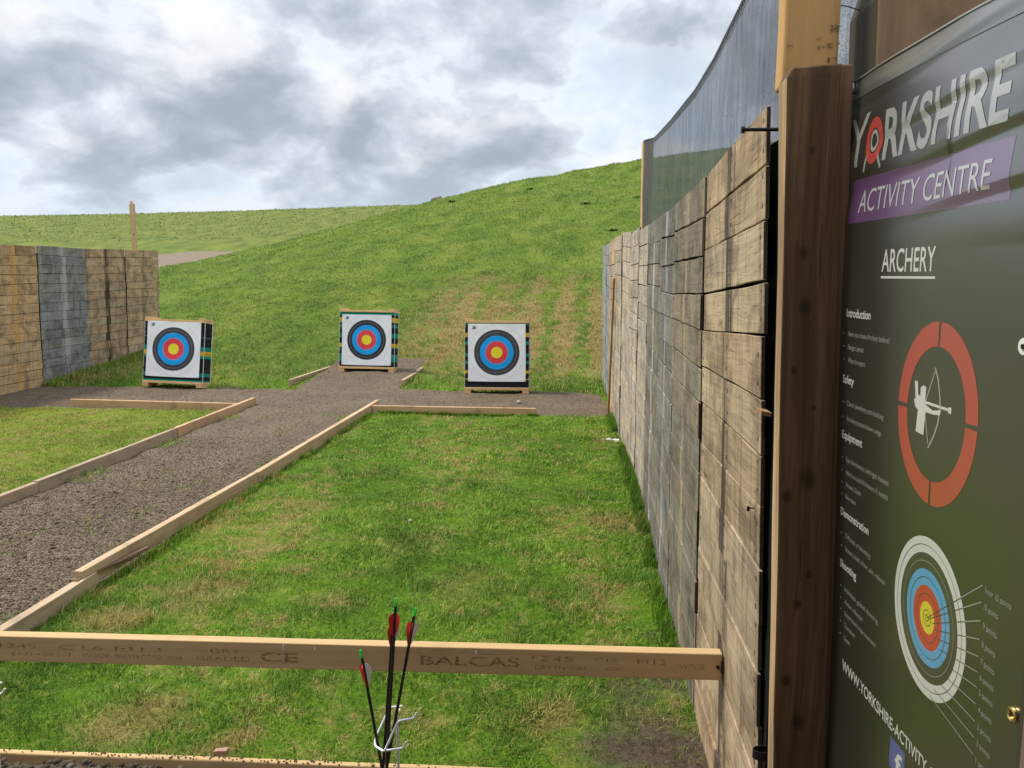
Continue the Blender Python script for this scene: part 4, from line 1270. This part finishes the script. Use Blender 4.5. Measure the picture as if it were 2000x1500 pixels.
# ------------------------------------------------------------------ banner
def vinyl(name, c, rough=.30, spec=.6):
    m, g, b, o = mat(name)
    n = g.noise(g.pos(), 6., 4); n2 = g.noise(g.pos(), 400., 2)
    c1 = g.mix(n, tuple(x * .9 for x in c) + (1,), tuple(min(1, x * 1.1) for x in c) + (1,))
    setc(g, b, c1, rough, spec, 0., g.m('ADD', n2, g.m('MULTIPLY', n, 3.)), .06, .002)
    b.inputs['IOR'].default_value = 1.7
    b.inputs['Coat Weight'].default_value = 1.; b.inputs['Coat IOR'].default_value = 2.7; b.inputs['Coat Roughness'].default_value = .30
    return m
VB = vinyl('banner_black', (.012, .015, .008)); VW = vinyl('banner_white', (.66, .66, .60)); VG = vinyl('banner_grey', (.34, .35, .31))
VR = vinyl('banner_red', (.46, .040, .026)); VP = vinyl('banner_purple', (.115, .045, .135)); VG2 = vinyl('banner_pale', (.46, .46, .44)); VBL = vinyl('banner_blue', (.09, .36, .62)); VY = vinyl('banner_yellow', (.74, .62, .03))
VR2 = vinyl('banner_target_red', (.55, .025, .02)); VK = vinyl('banner_ring_black', (.035, .034, .027)); VF = vinyl('banner_social_blue', (.085, .10, .33))
BA = np.array([.555, 1.63]); BB = np.array([.597, 1.03])
bu = (BB - BA) / np.linalg.norm(BB - BA); bn = np.array([bu[1], -bu[0]])   # bn points to -X (towards the lane)
BO = np.array([.575, 1.33, 1.35])
def bfn(s, z, l):
    # soft drape folds that hang from the top corner screw
    a = math.exp(-((z - 2.02 - .10 * (s - .1)) / .05) ** 2) * .006 * math.sin((s + .05) * 5.2)
    b_ = math.exp(-((z - 1.93 + .03 * math.sin(s * 9)) / .035) ** 2) * .0035
    c = math.exp(-((z - 1.87 - .06 * (s - .05)) / .03) ** 2) * -.004 * (s < .35)
    wv = .0035 * math.sin(z * 5 + s * 3) + .002 * math.sin(s * 21 + z * 3.) * max(0, z - 1.6) * 1.6
    zz = z + .012 * math.sin(s * 6. + 1.) - .03 * (s - .25)
    fr = ((zz - 1.815) / .083) % 1.
    fr = (1 - fr / .78) if fr < .78 else (fr - .78) / .22
    fr = fr * fr * (3 - 2 * fr) * .35 + fr * .65
    fold = .0046 * fr * min(max((z - 1.74) / .08, 0), 1) * min(max((2.085 - z) / .02, 0), 1) * (.55 + .45 * math.sin(s * 7 + z * 9))
    e = min(max((s + .058) / .06, 0), 1) * min(max((.62 - s) / .06, 0), 1)
    dd = (a + b_ + c + wv) * e + l - .0185 * max(0., (z - 1.74) / .35) ** 2 + .005 + fold
    q = BA + bu * s + bn * (.025 * (z - 1.7) + dd)
    return (q[0] - BO[0], q[1] - BO[1], z - BO[2])
ban = empty('archery_banner', tuple(BO))
tag(ban, 'dark hanging vinyl banner with white text, red ring and target picture', 'banner')
s_ = np.linspace(-.056, .625, 60); z_ = np.concatenate([np.linspace(.30, 1.72, 100), np.linspace(1.725, 2.092, 150)])
v = [bfn(a, b_ + (.004 * math.sin(a * 8) if b_ > 2.08 else 0), 0.) for b_ in z_ for a in s_]
i = np.arange(len(v)).reshape(250, 60)
f = np.stack([i[:-1, :-1].ravel(), i[1:, :-1].ravel(), i[1:, 1:].ravel(), i[:-1, 1:].ravel()], 1)
o = raw_mesh('vinyl_sheet', np.array(v), f[:, ::-1], VB); o.parent = ban
sol = o.modifiers.new('thick', 'SOLIDIFY'); sol.thickness = .0008; sol.offset = 1 if False else -1
mb = MB()
mb.tube([bfn(a, 2.092 + .004 * math.sin(a * 8), .001) for a in np.linspace(-.056, .625, 40)], .0028, 6)
mb.build('top_hem', vinyl('banner_hem', (.20, .20, .155), .5), ban, smooth=True)
mb = MB()
for k in range(39):
    a0 = -.054 + .678 * k / 39; a1 = -.054 + .678 * (k + 1) / 39
    [mb.face([bfn(a0, zq, .0012), bfn(a1, zq, .0012), bfn(a1, zq + .004, .0012), bfn(a0, zq + .004, .0012)]) for zq in np.arange(2.050, 2.086, .004)]
mb.build('hem_fold', vinyl('banner_hem_fold', (.036, .042, .024), .45), ban, smooth=True)
F1 = .0003; F2 = .0006; F3 = .0009
fl = Flat(); fl.rect(-.002, .512, 1.802, 1.887, 60, 40); fl.build('purple_band', [VP], ban, bfn, F1)
fl = Flat()
fl.text('Y', -.030, 1.912, .100, .062, bold=.0)
fl.text('RKSHIRE', .128, 1.912, .086, .497, bold=.022)
fl.line((.066, 1.930), (.052, 1.898), .007); fl.line((.106, 1.930), (.122, 1.898), .007)
fl.build('title_lettering', [VG], ban, bfn, F2, .008)
fl = Flat(); fl.ring((.088, 1.952), .034, .043, .55, 1.); fl.build('title_red_ring', [VR], ban, bfn, F2, .008)
fl = Flat(); fl.ring((.088, 1.952), .034, .043, .30, .47); fl.build('title_white_ring', [VG], ban, bfn, F2, .008)
fl = Flat(); fl.text('ACTIVITY CENTRE', .040, 1.821, .043, .470); fl.build('subtitle_lettering', [VG2], ban, bfn, F3, .008)
fl = Flat(); fl.text('ARCHERY', .155, 1.706, .040, .335, bold=.008); fl.rect(.154, .338, 1.6935, 1.6975, 8, 1); fl.build('heading_lettering', [VW], ban, bfn, F1, .03)
for t, s0, z0, s1 in [('Introduction', .013, 1.615, .121), ('Safety', .006, 1.478, .060), ('Equipment', .009, 1.361, .107), ('Demonstration', .011, 1.194, .146), ('Shooting', .013, 1.080, .094)]:
    fl = Flat(); fl.text(t, s0, z0, .0165, s1, bold=.022); fl.build('section_heading', [VW], ban, bfn, F1)
rows = [('Have you done Archery before?', .024, 1.576, .201), ('Range Layout', .026, 1.549, .098), ('What to expect', .028, 1.522, .107),
        ('Check jewellery and clothing', .030, 1.433, .192), ('Arrows pointed down range', .031, 1.401, .186),
        ('Eye dominance, left/right handed', .033, 1.315, .221), ('Hand out and fit bracers if needed', .033, 1.287, .221), ('Arrows 32inch', .034, 1.261, .107), ('Bow sizes', .035, 1.235, .083),
        ('5 Phases of shooting', .037, 1.150, .156), ('Stance, load, draw, aim, release', .039, 1.122, .220),
        ('Individual, guided shooting', .040, 1.033, .195), ('Arrow collection', .042, 1.006, .130), ('Supervised improvement', .043, .981, .190), ('Tournament', .044, .954, .097), ('Games', .045, .926, .076)]
for t, s0, z0, s1 in rows:
    fl = Flat(); fl.text(t, s0, z0, .0105, s1)
    fl.ring((s0 - .020, z0 + .005), .0022, .0022, 0, 1, n=10)
    fl.build('list_line', [VG], ban, bfn, F1)
fl = Flat(); fl.text('WWW.YORKSHIRE-ACTIVITY-CENTRE.CO.UK', .042, .857, .024, .585, bold=.012); fl.build('web_lettering', [VW], ban, bfn, F1, .05)
fl = Flat(); fl.rect(.262, .318, .785, .845, 4, 4); fl.build('social_badge', [VF], ban, bfn, F1)
fl = Flat(); fl.text('f', .283, .785, .044, .309, bold=.02); fl.build('social_letter', [VW], ban, bfn, F2)
# red broken ring and archer pictogram
fl = Flat()
RC = (.364, 1.475); gp = 1.6
for q in range(4):
    fl.ring(RC, .118, .151, .735, 1., q * 90 + gp, (q + 1) * 90 - gp, 30)
fl.build('red_ring', [VR], ban, bfn, F1)
def pix(px, py):        # pictogram sheet coordinates (0..2000, 0..1500 sketch grid) to banner metres
    return (.2425 + (px - 540) * (.2345 / 1250), 1.4755 - (py - 820) * .0001135 + (px - 1000) * .0000400)
fl = Flat()
fl.poly([pix(*p) for p in [(835, 640), (885, 600), (900, 565), (945, 600), (940, 470), (985, 440), (1030, 475), (1030, 680), (1045, 740), (1160, 830), (1285, 830), (1275, 905), (1180, 890), (1045, 845), (1030, 1190), (895, 1125), (915, 800), (865, 745)]])
fl.line(pix(885, 605), pix(858, 360), .0095); fl.line(pix(1010, 690), pix(1440, 850), .0045); fl.line(pix(1395, 835), pix(1440, 852), .010)
fl.build('archer_pictogram', [VW], ban, bfn, F1)
fl = Flat()
bow = [(1155, 205), (1215, 400), (1258, 640), (1272, 800), (1250, 1020), (1200, 1200), (1118, 1380)]
for a, b_ in zip(bow[:-1], bow[1:]): fl.line(pix(*a), pix(*b_), .0036)
fl.line(pix(1155, 260), pix(1035, 690), .0024); fl.line(pix(1040, 880), pix(1115, 1320), .0024)
fl.build('bow_pictogram', [VG], ban, bfn, F1)
# printed target with score labels
TC = (.374, 1.131); TA, TB = .1145, .1375
for nm, m_, r0, r1, lf in [('target_white_ring', VW, .80, 1., F1), ('target_black_ring', VK, .60, .80, F1), ('target_blue_ring', VBL, .40, .60, F1), ('target_red_ring', VR2, .20, .40, F1), ('target_gold', VY, 0., .20, F1)]:
    fl = Flat(); fl.ring(TC, TA, TB, r0, r1); fl.build(nm, [m_], ban, bfn, lf)
fl = Flat()
for q in (.1, .3, .5, .9): fl.ring(TC, TA, TB, q - .004, q + .004)
fl.ring(TC, TA, TB, .035, .045)
fl.ring(TC, TA, TB, .70 - .004, .70 + .004, m=1)
lab = ['10 points', '10 points', '9 points', '8 points', '7 points', '6 points', '5 points', '4 points', '3 points', '2 points', '1 point']
zl = [1.249, 1.223, 1.194, 1.165, 1.138, 1.113, 1.089, 1.062, 1.034, 1.008, .98]
for k, (t, z0) in enumerate(zip(lab, zl)):
    rr_ = .0 if k == 0 else .1 * k - .05
    a_ = R(14 - 9.5 * k)
    p = (TC[0] + TA * rr_ * math.cos(a_), TC[1] + TB * rr_ * math.sin(a_))
    q = (.521 - .000 * k, z0 + .002)
    # ink is dark over the pale ring and pale over the dark ground
    d = np.array(q) - np.array(p); tt = None
    for w_ in np.linspace(0, 1, 200):
        x_, y_ = np.array(p) + d * w_
        if ((x_ - TC[0]) / TA) ** 2 + ((y_ - TC[1]) / TB) ** 2 > 1: tt = w_; break
    mid = np.array(p) + d * tt
    fl.line(p, mid, .0013, 0); fl.line(mid, q, .0016, 1)
fl.build('score_lines', [VK, VG], ban, bfn, F2)
fl = Flat()
for t, z0 in zip(lab, zl): fl.text('Inner ' + t if t == '10 points' and z0 > 1.24 else t, .527, z0 - .007, .0095, .585 if z0 > 1.24 else .560)
fl.build('score_lettering', [VG], ban, bfn, F1)
# fixings
def eyelet(s, z, brass=True):
    mb = MB()
    pts = [bfn(s + .0075 * math.cos(t), z + .0085 * math.sin(t), .002) for t in np.linspace(0, 2 * math.pi, 21)]
    mb.tube(pts, .0028, 6, caps=False)
    return mb.build('eyelet', MT['brass'], ban, smooth=True)
eyelet(-.033, 1.609); eyelet(.603, 1.098)
def screwdisc(s, z, m):
    c = np.array(bfn(s, z, .002)); ax = np.array([bn[0], bn[1], 0])
    mb = MB(); mb.disc(c, ax, .0115, .0035, 18); w_ = mb.build('washer', MT[m], ban, smooth=True)
    mb = MB(); mb.disc(c + ax * .0036, ax, .0035, .002, 8); mb.build('screw', MT['iron'] if m != 'rust' else MT['brass'], w_)
screwdisc(-.048, 2.078, 'washer'); screwdisc(-.036, 1.130, 'washer'); screwdisc(-.030, .602, 'rust'); screwdisc(.575, 1.606, 'washer')
# thin twine between the upright and the sleeper
mb = MB(); mb.tube([(.52, 1.735, 2.26), (.55, 1.74, 2.258), (.582, 1.745, 2.25)], .0012, 5)
o = mb.build('twine', MT['iron']); tag(o, 'thin twine strung between the yellow upright and the sleeper', 'twine')

# ------------------------------------------------------------------ sky and light
SUN_EL, SUN_AZ = R(58), R(-80)      # azimuth measured from +Y towards +X
sd = Vector((math.sin(SUN_AZ) * math.cos(SUN_EL), math.cos(SUN_AZ) * math.cos(SUN_EL), math.sin(SUN_EL)))
w = bpy.data.worlds.new('World'); scene.world = w; w.use_nodes = True
nt = w.node_tree; nt.nodes.clear(); g = G(nt)
out = g.n('ShaderNodeOutputWorld')
sky = g.n('ShaderNodeTexSky'); sky.sky_type = 'NISHITA'; sky.sun_disc = False; sky.sun_elevation = SUN_EL; sky.sun_rotation = SUN_AZ
sky.air_density = 1.2; sky.dust_density = 1.5
gen = g.n('ShaderNodeTexCoord').outputs['Generated']
sp = g.sep(gen)
zc = g.m('MAXIMUM', sp[2], 0.)
den = g.m('ADD', zc, .46)
cx = g.m('DIVIDE', sp[0], den); cy = g.m('DIVIDE', sp[1], den)
cp = g.n('ShaderNodeCombineXYZ', {0: cx, 1: cy, 2: 0.}).outputs[0]
CO = (5.35, 9.1, 0)
def dens(v):
    w_ = g.n('ShaderNodeTexNoise', {'Vector': v, 'Scale': 3.6, 'Detail': 3., 'Roughness': .5}).outputs[1]
    v = g.vm('ADD', v, g.vm('MULTIPLY', g.vm('SUBTRACT', w_, (.5, .5, .5)), (.14, .14, 0)))
    a = g.noise(g.vm('ADD', v, CO), 1.75, 3, .5, .0)
    b = g.noise(g.vm('ADD', v, (11.3, 2.2, 0)), 4.4, 8, .57, .1)
    return g.m('ADD', g.m('MULTIPLY', a, .55), g.m('MULTIPLY', b, .45))
d0 = dens(cp)
dl = dens(g.vm('MULTIPLY', cp, (1.0, 1.075, 1)))
dh = dens(g.vm('MULTIPLY', cp, (1.0, .94, 1)))
lit = g.m('MULTIPLY_ADD', g.m('SUBTRACT', dl, dh), 2.3, .5, clamp=True)
thick = g.smooth(d0, .37, .59)
base_c = g.ramp(thick, [(0., (.56, .64, .74)), (.3, (.66, .71, .77)), (.55, (.50, .545, .61)), (1., (.31, .35, .41))])
hi = g.mix(g.m('MULTIPLY', g.smooth(lit, .50, .85), g.m('SUBTRACT', 1.1, g.m('MULTIPLY', thick, .55))), base_c, (.745, .76, .785, 1))
lo = g.mix(g.m('MULTIPLY', g.smooth(lit, .52, .15), g.m('ADD', .25, g.m('MULTIPLY', thick, .75))), hi, (.30, .34, .40, 1))
hz = g.smooth(zc, .16, .02)
lo = g.mix(g.m('MULTIPLY', hz, .62), lo, (.50, .57, .67, 1))
up = g.m('ADD', .95, g.m('MULTIPLY', g.smooth(zc, .25, .9), 1.1))
lo = g.n('ShaderNodeVectorMath', {0: lo, 'Scale': up}, operation='SCALE').outputs[0]
bsky = g.n('ShaderNodeBackground', {0: sky.outputs[0], 1: .10})
bcl = g.n('ShaderNodeBackground', {0: lo, 1: 1.0})
cover = g.m('ADD', .88, g.m('MULTIPLY', g.smooth(d0, .34, .46), .12))
mx = g.n('ShaderNodeMixShader', {0: cover, 1: bsky.outputs[0], 2: bcl.outputs[0]})
nt.links.new(mx.outputs[0], out.inputs[0])

sl = bpy.data.lights.new('sun', 'SUN'); sl.energy = 2.5; sl.angle = R(10); sl.color = (1., .95, .86)
so = bpy.data.objects.new('sun', sl); col.objects.link(so)
so.rotation_euler = sd.to_track_quat('Z', 'Y').to_euler()

# ------------------------------------------------------------------ camera
cam = bpy.data.cameras.new('camera'); cam.sensor_width = 36.; cam.lens = 36. * 1480 / 2000
cam.clip_start = .05; cam.clip_end = 2000
co = bpy.data.objects.new('camera', cam); col.objects.link(co)
co.location = (0, 0, 1.7); co.rotation_euler = (R(90 - 8.2), 0, R(5.0))
scene.camera = co
scene.view_settings.view_transform = 'Standard'; scene.view_settings.look = 'None'
scene.view_settings.exposure = .50; scene.view_settings.gamma = 1.
scene.view_settings.use_curve_mapping = False
scene.cycles.max_bounces = 6; scene.cycles.transparent_max_bounces = 12
scene.cycles.use_denoising = True
